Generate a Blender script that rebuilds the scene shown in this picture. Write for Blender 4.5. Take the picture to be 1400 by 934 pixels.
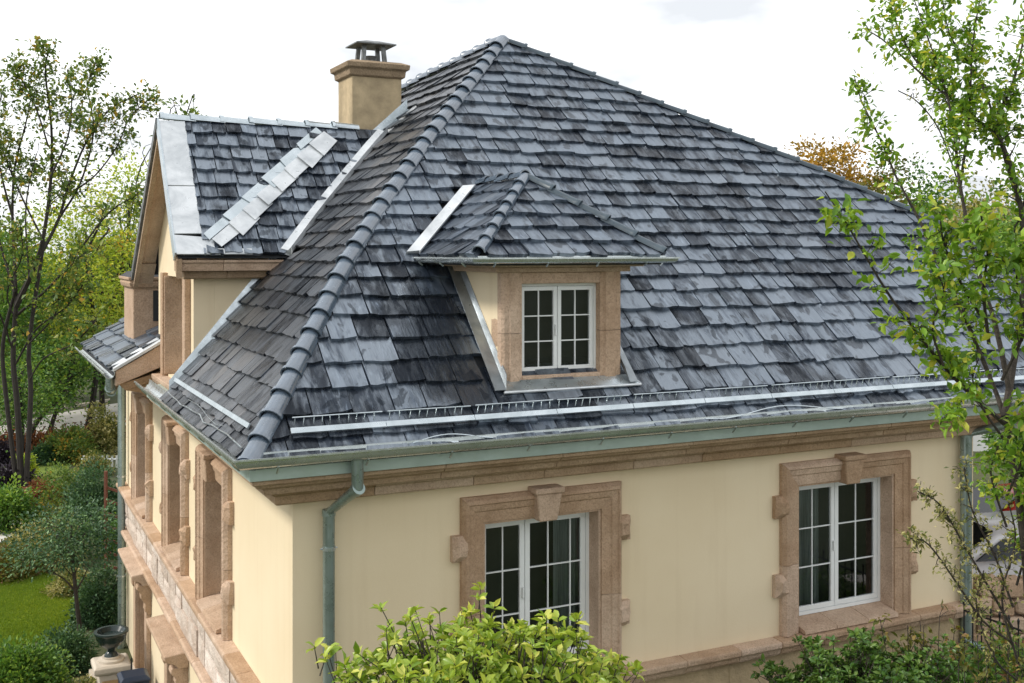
import bpy, bmesh, math, random
import numpy as np
from mathutils import Vector, Matrix

# ------------------------------------------------------------------ camera, sky, sun, exposure
scene = bpy.context.scene
for o in list(bpy.data.objects):
    bpy.data.objects.remove(o)
COL = scene.collection
FPX, YAW, CX, HY, W0 = 1511.0, 0.4556, 700.0, 342.3, 1400.0
cr = np.array([math.cos(YAW), -math.sin(YAW), 0.0])
cf = np.array([math.sin(YAW), math.cos(YAW), 0.0])
CAM = -((400 - CX) / FPX * 12.0 * cr + 12.0 * cf)          # wall corner of the house is the world origin
cam = bpy.data.cameras.new('camera')
cam.sensor_width = 36.0
cam.lens = FPX / W0 * 36.0
cam.shift_y = -(467 - HY) / W0
cam.clip_end = 2000.0
camo = bpy.data.objects.new('camera', cam)
camo.location = CAM
camo.rotation_euler = (math.pi / 2, 0, -YAW)
COL.objects.link(camo)
scene.camera = camo

SUN_DIR = Vector((-0.78, 0.24, 0.78)).normalized()       # towards the sun
world = bpy.data.worlds.new('World')
scene.world = world
world.use_nodes = True
wn, wl = world.node_tree.nodes, world.node_tree.links
wn.clear()
w_out = wn.new('ShaderNodeOutputWorld')
w_bg = wn.new('ShaderNodeBackground')
w_sky = wn.new('ShaderNodeTexSky')
w_sky.sky_type = 'NISHITA'
w_sky.sun_disc = False
w_sky.sun_elevation = math.asin(SUN_DIR.z)
w_sky.sun_rotation = math.atan2(SUN_DIR.x, SUN_DIR.y)
w_tc = wn.new('ShaderNodeTexCoord')
w_map = wn.new('ShaderNodeMapping')
w_map.inputs['Scale'].default_value = (1.6, 1.6, 4.2)
w_n = wn.new('ShaderNodeTexNoise')
w_n.inputs['Scale'].default_value = 2.8
w_n.inputs['Detail'].default_value = 5
w_n.inputs['Roughness'].default_value = 0.5
w_r = wn.new('ShaderNodeValToRGB')
w_r.color_ramp.elements[0].position = 0.40
w_r.color_ramp.elements[0].color = (4.5, 4.65, 4.85, 1)
w_r.color_ramp.elements[1].position = 0.68
w_r.color_ramp.elements[1].color = (9.0, 9.05, 9.1, 1)
w_mix = wn.new('ShaderNodeMixRGB')
w_mix.inputs['Fac'].default_value = 0.95
wl.new(w_tc.outputs['Generated'], w_map.inputs['Vector'])
wl.new(w_map.outputs['Vector'], w_n.inputs['Vector'])
wl.new(w_n.outputs['Fac'], w_r.inputs['Fac'])
wl.new(w_sky.outputs['Color'], w_mix.inputs['Color1'])
wl.new(w_r.outputs['Color'], w_mix.inputs['Color2'])
wl.new(w_mix.outputs['Color'], w_bg.inputs['Color'])
wl.new(w_bg.outputs['Background'], w_out.inputs['Surface'])
w_bg.inputs['Strength'].default_value = 0.1
sun = bpy.data.lights.new('sun', 'SUN')
sun.energy = 1.5
sun.angle = math.radians(10)
sun.color = (1.0, 0.95, 0.87)
suno = bpy.data.objects.new('sun', sun)
suno.rotation_euler = SUN_DIR.to_track_quat('Z', 'Y').to_euler()
suno.location = (-20, -10, 30)
COL.objects.link(suno)
scene.render.engine = 'CYCLES'
scene.view_settings.view_transform = 'Standard'
scene.view_settings.look = 'None'
scene.view_settings.gamma = 1.0
scene.view_settings.exposure = 0.98
scene.view_settings.use_curve_mapping = False

# ------------------------------------------------------------------ helpers
rnd = random.Random(7)
GZ0 = -8.8                                                  # garden level (camera height is z = 0)
GZ1 = -6.0                                                  # terrace level on the right

def at(px, py, depth):
    """a place in the world seen at photo pixel px,py and standing 'depth' metres away"""
    return CAM + depth * ((px - CX) / FPX * cr + cf - np.array([0, 0, (py - HY) / FPX]))

def on_ground(px, py, z=GZ0):
    d = (z) * -FPX / (py - HY)
    return at(px, py, d)

def proj(P):
    q = np.asarray(P, float) - CAM
    z = q @ cf
    return CX + FPX * (q @ cr) / z, HY - FPX * q[..., 2] / z

def link(o, parent=None):
    COL.objects.link(o)
    if parent is not None:
        o.parent = parent
        o.matrix_parent_inverse = Matrix.Translation(-Vector(parent.location)) if parent.type == 'EMPTY' else Matrix()
    return o

def tag(o, label=None, cat=None, group=None, kind=None):
    if label: o['label'] = label
    if cat: o['category'] = cat
    if group: o['group'] = group
    if kind: o['kind'] = kind
    return o

def empty(name, loc, label=None, cat=None, group=None, parent=None):
    o = bpy.data.objects.new(name, None)
    o.location = loc
    o.empty_display_size = 0.3
    COL.objects.link(o)
    if parent is not None:
        o.parent = parent
        o.matrix_parent_inverse = Matrix.Translation(-Vector(parent.location))
    return tag(o, label, cat, group)

class MB:
    def __init__(s):
        s.v, s.f = [], []
    def add(s, verts, faces):
        n = len(s.v)
        s.v += [tuple(map(float, p)) for p in verts]
        s.f += [tuple(i + n for i in f) for f in faces]
        return s
    def box(s, a, b):
        (x0, y0, z0), (x1, y1, z1) = a, b
        return s.add([(x0,y0,z0),(x1,y0,z0),(x1,y1,z0),(x0,y1,z0),(x0,y0,z1),(x1,y0,z1),(x1,y1,z1),(x0,y1,z1)],
                     [(0,3,2,1),(4,5,6,7),(0,1,5,4),(1,2,6,5),(2,3,7,6),(3,0,4,7)])
    def hexa(s, p):
        """8 corner points: bottom loop 0-3, top loop 4-7"""
        return s.add(p, [(0,3,2,1),(4,5,6,7),(0,1,5,4),(1,2,6,5),(2,3,7,6),(3,0,4,7)])
    def prism(s, poly, off):
        n = len(poly)
        off = np.asarray(off, float)
        vs = [np.asarray(p, float) for p in poly] + [np.asarray(p, float) + off for p in poly]
        fs = [tuple(range(n))[::-1], tuple(range(n, 2 * n))]
        fs += [(i, (i + 1) % n, n + (i + 1) % n, n + i) for i in range(n)]
        return s.add(vs, fs)
    def loft(s, rings, cap=True, closed=True):
        n = len(rings[0])
        vs = [p for r in rings for p in r]
        fs = []
        for k in range(len(rings) - 1):
            for i in range(n if closed else n - 1):
                j = (i + 1) % n
                fs.append((k*n+i, k*n+j, (k+1)*n+j, (k+1)*n+i))
        if cap:
            fs.append(tuple(range(n))[::-1])
            fs.append(tuple((len(rings)-1)*n + i for i in range(n)))
        return s.add(vs, fs)
    def tube(s, path, rad, seg=6, cap=True):
        P = [np.asarray(p, float) for p in path]
        m = len(P)
        R = [rad] * m if np.isscalar(rad) else list(rad)
        rings = []
        up = None
        for k in range(m):
            t = P[min(k+1, m-1)] - P[max(k-1, 0)]
            t = t / (np.linalg.norm(t) + 1e-9)
            if up is None:
                up = np.array([0, 0, 1.0]) if abs(t[2]) < 0.9 else np.array([1.0, 0, 0])
            a = np.cross(t, up); a /= np.linalg.norm(a) + 1e-9
            b = np.cross(a, t)
            up = b
            rings.append([P[k] + R[k] * (math.cos(2*math.pi*i/seg) * a + math.sin(2*math.pi*i/seg) * b) for i in range(seg)])
        return s.loft(rings, cap)
    def lathe(s, c, prof, seg=20):
        rings = [[(c[0] + r*math.cos(2*math.pi*i/seg), c[1] + r*math.sin(2*math.pi*i/seg), c[2] + z) for i in range(seg)] for r, z in prof]
        return s.loft(rings)
    def build(s, name, mat, parent=None, bevel=0.0, smooth=False, seg=1, fix=True):
        me = bpy.data.meshes.new(name)
        me.from_pydata(s.v, [], s.f)
        if fix or bevel:
            bm = bmesh.new()
            bm.from_mesh(me)
            if fix:
                bmesh.ops.recalc_face_normals(bm, faces=bm.faces)
            if bevel:
                es = [e for e in bm.edges if len(e.link_faces) == 2 and e.calc_face_angle(0) > 0.5]
                bmesh.ops.bevel(bm, geom=es, offset=bevel, segments=seg, profile=0.6, affect='EDGES', clamp_overlap=True)
            bm.to_mesh(me)
            bm.free()
        if mat is not None:
            me.materials.append(mat)
        if smooth:
            for p in me.polygons: p.use_smooth = True
            try: me.set_sharp_from_angle(angle=math.radians(40))
            except Exception: pass
        o = bpy.data.objects.new(name, me)
        return link(o, parent)

# ------------------------------------------------------------------ materials
def mat_new(name):
    m = bpy.data.materials.new(name)
    m.use_nodes = True
    nt = m.node_tree
    bs = nt.nodes['Principled BSDF']
    return m, nt.nodes, nt.links, bs

def noise(n, l, vec, scale, detail=4, rough=0.55, dist=0.0):
    t = n.new('ShaderNodeTexNoise')
    t.inputs['Scale'].default_value = scale
    t.inputs['Detail'].default_value = detail
    t.inputs['Roughness'].default_value = rough
    t.inputs['Distortion'].default_value = dist
    if vec is not None: l.new(vec, t.inputs['Vector'])
    return t.outputs['Fac']

def ramp(n, l, fac, stops):
    r = n.new('ShaderNodeValToRGB')
    els = r.color_ramp.elements
    while len(els) < len(stops): els.new(0.5)
    for e, (p, c) in zip(els, stops):
        e.position = p
        e.color = (*c, 1) if len(c) == 3 else c
    l.new(fac, r.inputs['Fac'])
    return r.outputs['Color']

def mixc(n, l, fac, a, b, mode='MIX'):
    x = n.new('ShaderNodeMixRGB')
    x.blend_type = mode
    for sock, val in ((x.inputs['Fac'], fac), (x.inputs['Color1'], a), (x.inputs['Color2'], b)):
        if hasattr(val, 'is_linked') or hasattr(val, 'links'): l.new(val, sock)
        elif isinstance(val, (int, float)): sock.default_value = val
        else: sock.default_value = (*val, 1)
    return x.outputs['Color']

def mapr(n, l, fac, a, b, c, d):
    x = n.new('ShaderNodeMapRange')
    x.inputs[1].default_value, x.inputs[2].default_value, x.inputs[3].default_value, x.inputs[4].default_value = a, b, c, d
    l.new(fac, x.inputs[0])
    return x.outputs[0]

def bump(n, l, bs, h, strength, dist):
    b = n.new('ShaderNodeBump')
    b.inputs['Strength'].default_value = strength
    b.inputs['Distance'].default_value = dist
    l.new(h, b.inputs['Height'])
    l.new(b.outputs['Normal'], bs.inputs['Normal'])

def mapping(n, l, vec, scale):
    m = n.new('ShaderNodeMapping')
    m.inputs['Scale'].default_value = scale
    l.new(vec, m.inputs['Vector'])
    return m.outputs['Vector']

def objco(n): return n.new('ShaderNodeTexCoord').outputs['Object']

def m_simple(name, col, rough=0.6, metal=0.0, var=0.12, scale=6.0, bmp=0.0, bscale=60.0, bdist=0.01, stretch=(1,1,1)):
    m, n, l, bs = mat_new(name)
    co = mapping(n, l, objco(n), stretch)
    f = noise(n, l, co, scale, 5, 0.6)
    c = ramp(n, l, f, [(0.3, tuple(x*(1-var) for x in col)), (0.7, tuple(min(1, x*(1+var)) for x in col))])
    l.new(c, bs.inputs['Base Color'])
    bs.inputs['Roughness'].default_value = rough
    bs.inputs['Metallic'].default_value = metal
    if bmp:
        bump(n, l, bs, noise(n, l, co, bscale, 4, 0.6), bmp, bdist)
    return m

def m_stucco():
    m, n, l, bs = mat_new('stucco')
    co = objco(n)
    big = noise(n, l, co, 0.55, 4, 0.55)
    c = ramp(n, l, big, [(0.30, (0.77, 0.635, 0.425)), (0.70, (0.83, 0.705, 0.495))])
    stre = noise(n, l, mapping(n, l, co, (3.2, 3.2, 0.22)), 1.6, 5, 0.6)
    c = mixc(n, l, mapr(n, l, stre, 0.52, 0.75, 0, 0.14), c, (0.52, 0.37, 0.20))
    fine = noise(n, l, co, 95, 3, 0.6)
    c = mixc(n, l, mapr(n, l, fine, 0.3, 0.7, 0, 0.10), c, (0.45, 0.33, 0.2))
    l.new(c, bs.inputs['Base Color'])
    bs.inputs['Roughness'].default_value = 0.88
    gr = mixc(n, l, 0.5, noise(n, l, co, 140, 3, 0.6), noise(n, l, co, 22, 4, 0.6))
    bump(n, l, bs, gr, 0.4, 0.006)
    return m

def m_stone(name='sandstone', a=(0.41, 0.27, 0.17), b=(0.61, 0.43, 0.295), pit=0.65, dist=0.024):
    m, n, l, bs = mat_new(name)
    co = objco(n)
    f = noise(n, l, co, 3.2, 6, 0.65, 0.4)
    c = ramp(n, l, f, [(0.28, a), (0.72, b)])
    f2 = noise(n, l, co, 48, 5, 0.7)
    c = mixc(n, l, mapr(n, l, f2, 0.37, 0.53, 0.40, 1.0), tuple(x*0.66 for x in a), c)
    f3 = noise(n, l, co, 0.8, 3, 0.5)
    c = mixc(n, l, mapr(n, l, f3, 0.5, 0.75, 0.0, 0.4), c, (0.52, 0.41, 0.30))
    oi = n.new('ShaderNodeObjectInfo')
    hv = n.new('ShaderNodeHueSaturation')
    l.new(c, hv.inputs['Color']); l.new(mapr(n, l, oi.outputs['Random'], 0, 1, 0.84, 1.12), hv.inputs['Value']); l.new(mapr(n, l, oi.outputs['Random'], 0, 1, 1.1, 0.85), hv.inputs['Saturation'])
    l.new(hv.outputs['Color'], bs.inputs['Base Color'])
    bs.inputs['Roughness'].default_value = 0.85
    vo = n.new('ShaderNodeTexVoronoi')
    vo.inputs['Scale'].default_value = 22
    l.new(co, vo.inputs['Vector'])
    hh = mixc(n, l, 0.5, f2, vo.outputs['Distance'])
    bump(n, l, bs, hh, pit, dist)
    return m

def m_slate(name, dark, light, brown, ior=2.5, smax=0.80):
    m, n, l, bs = mat_new(name)
    at_ = n.new('ShaderNodeAttribute'); at_.attribute_name = 'rnd'
    uv = n.new('ShaderNodeUVMap').outputs['UV']
    pos = n.new('ShaderNodeNewGeometry').outputs['Position']
    base = ramp(n, l, at_.outputs['Fac'], [(0.0, dark), (0.45, tuple(0.5*(a+b) for a, b in zip(dark, light))), (0.8, light), (1.0, brown)])
    st = noise(n, l, mapping(n, l, uv, (26, 3.5, 1)), 1.0, 6, 0.7, 0.6)
    base = mixc(n, l, mapr(n, l, st, 0.56, 0.72, 0.0, 0.50), base, (0.34, 0.42, 0.53))
    st2 = noise(n, l, mapping(n, l, uv, (17, 1.5, 1)), 1.0, 5, 0.65, 0.5)
    base = mixc(n, l, mapr(n, l, st2, 0.42, 0.56, 0.55, 0.0), base, (0.012, 0.018, 0.028))
    # large irregular damp patches, plus the dormer cheek's dark reflection painted beside it
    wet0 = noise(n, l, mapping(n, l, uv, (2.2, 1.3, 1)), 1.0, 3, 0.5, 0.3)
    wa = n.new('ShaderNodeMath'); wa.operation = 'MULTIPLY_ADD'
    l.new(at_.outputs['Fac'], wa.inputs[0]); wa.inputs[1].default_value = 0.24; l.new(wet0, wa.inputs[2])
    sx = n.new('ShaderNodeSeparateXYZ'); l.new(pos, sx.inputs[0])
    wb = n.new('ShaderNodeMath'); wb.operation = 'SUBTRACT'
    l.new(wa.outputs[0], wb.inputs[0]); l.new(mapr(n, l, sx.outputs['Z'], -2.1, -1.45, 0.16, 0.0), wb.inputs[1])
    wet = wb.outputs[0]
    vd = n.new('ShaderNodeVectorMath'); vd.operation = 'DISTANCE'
    l.new(mapping(n, l, pos, (1.0, 0.62, 0.62)), vd.inputs[0]); vd.inputs[1].default_value = (1.85, 0.20, -0.75)  # centre of the painted cheek reflection
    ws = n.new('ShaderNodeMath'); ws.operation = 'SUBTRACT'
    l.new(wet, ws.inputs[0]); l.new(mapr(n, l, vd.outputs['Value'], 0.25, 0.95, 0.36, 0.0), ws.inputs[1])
    wet_refl_f = mapr(n, l, ws.outputs[0], 0.40, 0.54, 0.0, 1.0)
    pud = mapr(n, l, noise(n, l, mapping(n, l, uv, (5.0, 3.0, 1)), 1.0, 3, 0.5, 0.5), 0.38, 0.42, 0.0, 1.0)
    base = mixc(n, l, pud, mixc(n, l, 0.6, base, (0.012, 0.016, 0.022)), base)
    damp_refl_c = mixc(n, l, 0.72, base, (0.010, 0.012, 0.016))
    base = mixc(n, l, wet_refl_f, damp_refl_c, base)
    l.new(base, bs.inputs['Base Color'])
    rr = n.new('ShaderNodeMath'); rr.operation = 'MULTIPLY_ADD'
    l.new(wet_refl_f, rr.inputs[0]); rr.inputs[1].default_value = 0.10; rr.inputs[2].default_value = 0.12
    ro2 = n.new('ShaderNodeMath'); ro2.operation = 'MULTIPLY_ADD'
    l.new(st2, ro2.inputs[0]); ro2.inputs[1].default_value = 0.22; l.new(rr.outputs[0], ro2.inputs[2])
    l.new(ro2.outputs[0], bs.inputs['Roughness'])
    bs.inputs['IOR'].default_value = ior
    bs.inputs['Specular Tint'].default_value = (0.81, 0.905, 1.0, 1)
    sheen = noise(n, l, mapping(n, l, uv, (8.0, 2.0, 1)), 1.0, 4, 0.65, 0.5)
    sa = n.new('ShaderNodeMath'); sa.operation = 'MULTIPLY_ADD'
    l.new(at_.outputs['Fac'], sa.inputs[0]); sa.inputs[1].default_value = 0.28; l.new(sheen, sa.inputs[2])
    sm_ = n.new('ShaderNodeMath'); sm_.operation = 'MULTIPLY'
    l.new(mapr(n, l, sa.outputs[0], 0.50, 0.70, 0.14, smax), sm_.inputs[0]); l.new(mapr(n, l, wet_refl_f, 0, 1, 0.34, 1.0), sm_.inputs[1])
    sp_ = n.new('ShaderNodeMath'); sp_.operation = 'MULTIPLY'
    l.new(sm_.outputs[0], sp_.inputs[0]); l.new(mapr(n, l, pud, 0, 1, 0.38, 1.0), sp_.inputs[1])
    l.new(sp_.outputs[0], bs.inputs['Specular IOR Level'])
    hh = mixc(n, l, 0.5, st, st2)
    bump(n, l, bs, hh, 0.8, 0.018)
    return m

def m_metal(name, col, rough=0.35, metal=0.8, stain=(0.2, 0.22, 0.2), amt=0.5, sc=2.5):
    m, n, l, bs = mat_new(name)
    co = objco(n)
    f = noise(n, l, co, sc, 6, 0.65, 0.5)
    c = mixc(n, l, mapr(n, l, f, 0.4, 0.7, 0, amt), col, stain)
    l.new(c, bs.inputs['Base Color'])
    bs.inputs['Metallic'].default_value = metal
    l.new(mapr(n, l, noise(n, l, co, 9, 4), 0.3, 0.7, rough*0.7, rough*1.4), bs.inputs['Roughness'])
    bump(n, l, bs, noise(n, l, co, 7, 2), 0.12, 0.02)
    return m

def m_glass():
    m = bpy.data.materials.new('window_glass')
    m.use_nodes = True
    n, l = m.node_tree.nodes, m.node_tree.links
    n.clear()
    out = n.new('ShaderNodeOutputMaterial')
    tr = n.new('ShaderNodeBsdfTransparent'); tr.inputs['Color'].default_value = (0.80, 0.86, 0.84, 1)
    gl = n.new('ShaderNodeBsdfGlossy'); gl.inputs['Roughness'].default_value = 0.03
    gl.inputs['Color'].default_value = (0.9, 0.95, 1, 1)
    fr = n.new('ShaderNodeFresnel'); fr.inputs['IOR'].default_value = 1.75
    mx = n.new('ShaderNodeMixShader')
    l.new(fr.outputs[0], mx.inputs[0]); l.new(tr.outputs[0], mx.inputs[1]); l.new(gl.outputs[0], mx.inputs[2])
    l.new(mx.outputs[0], out.inputs['Surface'])
    return m

def m_leaf(name, stops, trans=0.35, rough=0.45, tint=(1.25, 1.2, 0.7)):
    m, n, l, bs = mat_new(name)
    at_ = n.new('ShaderNodeAttribute'); at_.attribute_name = 'rnd'
    c = ramp(n, l, at_.outputs['Fac'], stops)
    l.new(c, bs.inputs['Base Color'])
    bs.inputs['Roughness'].default_value = rough
    bs.inputs['Specular IOR Level'].default_value = 0.4
    tl = n.new('ShaderNodeBsdfTranslucent')
    l.new(mixc(n, l, 1.0, c, tint, 'MULTIPLY'), tl.inputs['Color'])
    mx = n.new('ShaderNodeMixShader'); mx.inputs[0].default_value = trans
    l.new(bs.outputs[0], mx.inputs[1]); l.new(tl.outputs[0], mx.inputs[2])
    l.new(mx.outputs[0], n['Material Output'].inputs['Surface'])
    return m

M = {}
M['stucco'] = m_stucco()
M['stone'] = m_stone()
M['stone_cornice'] = m_stone('cornice_stone', (0.34, 0.225, 0.135), (0.50, 0.355, 0.225))
M['stone_pale'] = m_stone('pale_rough_stone', (0.56, 0.43, 0.34), (0.76, 0.68, 0.60), 0.7, 0.03)
M['stone_cap'] = m_stone('chimney_cap_stone', (0.26, 0.19, 0.12), (0.44, 0.33, 0.22))
M['stucco_chimney'] = m_simple('chimney_render', (0.43, 0.335, 0.205), 0.9, 0, 0.38, 2.4, 0.35, 40)
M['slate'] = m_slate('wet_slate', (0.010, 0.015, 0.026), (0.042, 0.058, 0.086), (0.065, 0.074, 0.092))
M['slate_brown'] = m_slate('weathered_slate', (0.012, 0.012, 0.014), (0.046, 0.045, 0.047), (0.085, 0.070, 0.057), 1.9, 0.6)
M['deck'] = m_simple('roof_underlay', (0.03, 0.032, 0.036), 0.8)
M['hip'] = m_metal('hip_tile_grey', (0.095, 0.130, 0.175), 0.22, 0.0, (0.05, 0.07, 0.095), 0.6, 5)
M['hip'].node_tree.nodes['Principled BSDF'].inputs['IOR'].default_value = 2.3
M['ridge'] = m_metal('ridge_dark', (0.050, 0.075, 0.095), 0.30, 0.0, (0.025, 0.035, 0.045), 0.6, 5)
M['zinc'] = m_metal('zinc_flashing', (0.62, 0.68, 0.71), 0.30, 0.85, (0.30, 0.36, 0.38), 0.6, 2.0)
M['pipe'] = m_metal('pipe_steel', (0.30, 0.37, 0.35), 0.30, 0.6, (0.16, 0.21, 0.19), 0.6, 1.2)
M['zinc_dull'] = m_metal('dull_zinc', (0.34, 0.37, 0.39), 0.38, 0.7, (0.16, 0.18, 0.19), 0.7, 3.0)
M['zinc_white'] = m_metal('bright_flashing', (0.72, 0.745, 0.76), 0.36, 0.45, (0.38, 0.41, 0.43), 0.75, 2.6)
M['gutter'] = m_metal('gutter_steel', (0.64, 0.685, 0.685), 0.25, 0.75, (0.38, 0.43, 0.425), 0.6, 1.5)
M['fascia'] = m_metal('fascia_green', (0.46, 0.56, 0.52), 0.40, 0.35, (0.30, 0.38, 0.345), 0.6, 1.6)
M['pvc'] = m_simple('white_frame', (0.78, 0.80, 0.79), 0.4, 0, 0.04, 3)
M['glass'] = m_glass()
M['room'] = m_simple('dark_room', (0.032, 0.033, 0.033), 0.9)
M['curtain'] = m_simple('curtain_cloth', (0.34, 0.36, 0.35), 0.9, 0, 0.3, 9, 0, stretch=(6, 6, 0.3))
M['iron'] = m_simple('black_iron', (0.018, 0.019, 0.021), 0.45, 0.3)
M['cowl'] = m_metal('cowl_metal', (0.20, 0.21, 0.21), 0.5, 0.6, (0.08, 0.075, 0.07), 0.7, 9)
M['bark'] = m_simple('bark', (0.045, 0.036, 0.028), 0.9, 0, 0.4, 14, 0.6, 40, 0.02)
M['bark_far'] = m_simple('dark_bark', (0.035, 0.029, 0.024), 0.9, 0, 0.3, 6)
M['soil'] = m_simple('soil', (0.055, 0.045, 0.028), 0.95, 0, 0.4, 2, 0.5, 12, 0.05)
M['wood'] = m_simple('red_brown_wood', (0.16, 0.055, 0.03), 0.7, 0, 0.3, 8)
M['navy'] = m_simple('navy_plastic', (0.012, 0.022, 0.045), 0.4)
M['concrete'] = m_simple('pale_concrete', (0.52, 0.49, 0.46), 0.85, 0, 0.1, 0.6)
M['paver'] = m_simple('paving', (0.50, 0.45, 0.40), 0.85, 0, 0.15, 3)
M['urn'] = m_simple('dark_green_glaze', (0.016, 0.028, 0.026), 0.22)
M['cream_stone'] = m_simple('cream_stone', (0.55, 0.48, 0.39), 0.8, 0, 0.12, 6, 0.3, 40)
M['white_wall'] = m_simple('white_house_wall', (0.72, 0.72, 0.70), 0.8, 0, 0.05, 1)
M['far_roof'] = m_simple('far_roof', (0.50, 0.52, 0.55), 0.7, 0, 0.1, 2)
M['car_white'] = m_simple('car_paint_white', (0.75, 0.75, 0.77), 0.18, 0, 0.01)
M['car_red'] = m_simple('car_paint_red', (0.45, 0.03, 0.02), 0.2, 0, 0.02)
M['car_glass'] = m_simple('car_glass', (0.015, 0.018, 0.02), 0.06, 0, 0.0)
M['tyre'] = m_simple('rubber', (0.02, 0.02, 0.02), 0.8)
M['lamp_red'] = m_simple('lamp_red', (0.4, 0.01, 0.01), 0.2)
# foliage
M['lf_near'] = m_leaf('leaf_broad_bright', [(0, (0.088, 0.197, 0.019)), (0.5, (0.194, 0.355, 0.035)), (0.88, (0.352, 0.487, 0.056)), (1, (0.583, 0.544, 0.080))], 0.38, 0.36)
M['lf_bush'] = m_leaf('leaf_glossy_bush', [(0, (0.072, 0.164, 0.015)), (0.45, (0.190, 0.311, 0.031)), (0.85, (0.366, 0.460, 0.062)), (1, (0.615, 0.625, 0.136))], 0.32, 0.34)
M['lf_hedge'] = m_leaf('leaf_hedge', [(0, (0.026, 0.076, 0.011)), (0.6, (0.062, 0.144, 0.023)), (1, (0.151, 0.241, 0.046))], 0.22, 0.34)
M['lf_olive'] = m_leaf('leaf_olive', [(0, (0.078, 0.091, 0.016)), (0.6, (0.156, 0.156, 0.026)), (0.85, (0.247, 0.208, 0.039)), (1, (0.208, 0.091, 0.052))], 0.3, 0.5)
M['lf_tree'] = m_leaf('leaf_tree_green', [(0, (0.077, 0.144, 0.034)), (0.6, (0.166, 0.254, 0.054)), (0.9, (0.310, 0.332, 0.067)), (1, (0.650, 0.398, 0.067))], 0.35, 0.5)
M['lf_lime'] = m_leaf('leaf_lime', [(0, (0.182, 0.278, 0.035)), (0.5, (0.385, 0.493, 0.047)), (1, (0.650, 0.650, 0.097))], 0.42, 0.5)
M['lf_mid'] = m_leaf('leaf_mid_green', [(0, (0.051, 0.129, 0.026)), (0.6, (0.125, 0.256, 0.043)), (1, (0.294, 0.429, 0.064))], 0.32, 0.5)
M['lf_dark'] = m_leaf('leaf_dark', [(0, (0.029, 0.075, 0.034)), (0.7, (0.075, 0.159, 0.064)), (1, (0.170, 0.286, 0.114))], 0.2, 0.5)
M['lf_purple'] = m_leaf('leaf_purple', [(0, (0.014, 0.011, 0.018)), (1, (0.05, 0.035, 0.055))], 0.15, 0.5)
M['lf_orange'] = m_leaf('leaf_orange', [(0, (0.169, 0.130, 0.026)), (0.5, (0.390, 0.247, 0.039)), (1, (0.585, 0.338, 0.052))], 0.35, 0.5)
M['lf_red'] = m_leaf('leaf_rust', [(0, (0.10, 0.05, 0.02)), (0.6, (0.24, 0.08, 0.03)), (1, (0.36, 0.15, 0.06))], 0.3, 0.5)
M['lf_yellow'] = m_leaf('leaf_variegated', [(0, (0.078, 0.117, 0.026)), (0.5, (0.234, 0.234, 0.065)), (1, (0.585, 0.520, 0.234))], 0.3, 0.5)
M['grass'] = m_leaf('grass_blade', [(0, (0.105, 0.190, 0.016)), (0.6, (0.211, 0.313, 0.023)), (1, (0.381, 0.438, 0.038))], 0.3, 0.6)
M['lawn'] = m_simple('lawn_turf', (0.13, 0.185, 0.02), 0.95, 0, 0.3, 1.5, 0.5, 30, 0.03)

# ------------------------------------------------------------------ the setting: ground
def ground_h(x, y):
    t = min(1, max(0, (x - 2.5) / 6.5))
    t = t * t * (3 - 2 * t)
    w = min(1, max(0, (40 - y) / 20))
    return GZ0 + (GZ1 - GZ0) * t * w
xs = [-400, -200, -100, -60, -40, -25, -15, -10, -6] + [i * 1.0 for i in range(-4, 17)] + [20, 25, 32, 40, 60, 100, 200, 400]
ys = [-400, -200, -100, -60, -40, -25, -15, -10, -6, -3, 0, 3, 6, 9, 12, 15, 20, 25, 30, 35, 40, 50, 60, 80, 100, 150, 250, 400]
g = MB()
g.add([(x, y, ground_h(x, y)) for y in ys for x in xs],
      [(j*len(xs)+i, j*len(xs)+i+1, (j+1)*len(xs)+i+1, (j+1)*len(xs)+i) for j in range(len(ys)-1) for i in range(len(xs)-1)])
gm, gn, gl_, gb = mat_new('garden_ground')
gco = objco(gn)
gc = ramp(gn, gl_, noise(gn, gl_, gco, 0.35, 5, 0.6), [(0.35, (0.035, 0.048, 0.014)), (0.65, (0.070, 0.075, 0.028))])
gl_.new(gc, gb.inputs['Base Color']); gb.inputs['Roughness'].default_value = 0.95
bump(gn, gl_, gb, noise(gn, gl_, gco, 9, 4), 0.5, 0.05)
tag(g.build('ground', gm, fix=False), kind='structure')

def sheet(name, pts, mat, dz):
    b = MB()
    b.add([(p[0], p[1], GZ0 + dz) for p in pts], [tuple(range(len(pts)))])
    o = b.build(name, mat, fix=False)
    if o.data.polygons[0].normal.z < 0:
        o.data.flip_normals()
    return tag(o, kind='structure')
lawn_px = [(-60, 775), (20, 778), (60, 785), (105, 800), (112, 835), (95, 870), (40, 880), (-60, 905)]
lawn_pts = [on_ground(*p) for p in lawn_px]
sheet('lawn', lawn_pts, M['lawn'], 0.010)
lawn2_px = [(-40, 676), (30, 676), (62, 664), (95, 645), (92, 624), (66, 624), (50, 640), (15, 662), (-40, 668)]
lawn2_pts = [on_ground(*p) for p in lawn2_px]
sheet('lawn', lawn2_pts, M['lawn'], 0.014)
sheet('road', [on_ground(*p) for p in ((-120, 612), (0, 583), (75, 566), (150, 553), (240, 540), (260, 570), (150, 590), (60, 604), (-120, 634))], M['concrete'], 0.008)
kerb = MB()
kp = [on_ground(*p) for p in ((-120, 608), (0, 579), (75, 562), (150, 549))]
kerb.loft([[(p[0], p[1], GZ0), (p[0]+.05, p[1]+.3, GZ0), (p[0]+.05, p[1]+.3, GZ0+.14), (p[0], p[1], GZ0+.14)] for p in kp])
tag(kerb.build('road_kerb', M['cream_stone']), kind='structure')
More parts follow.
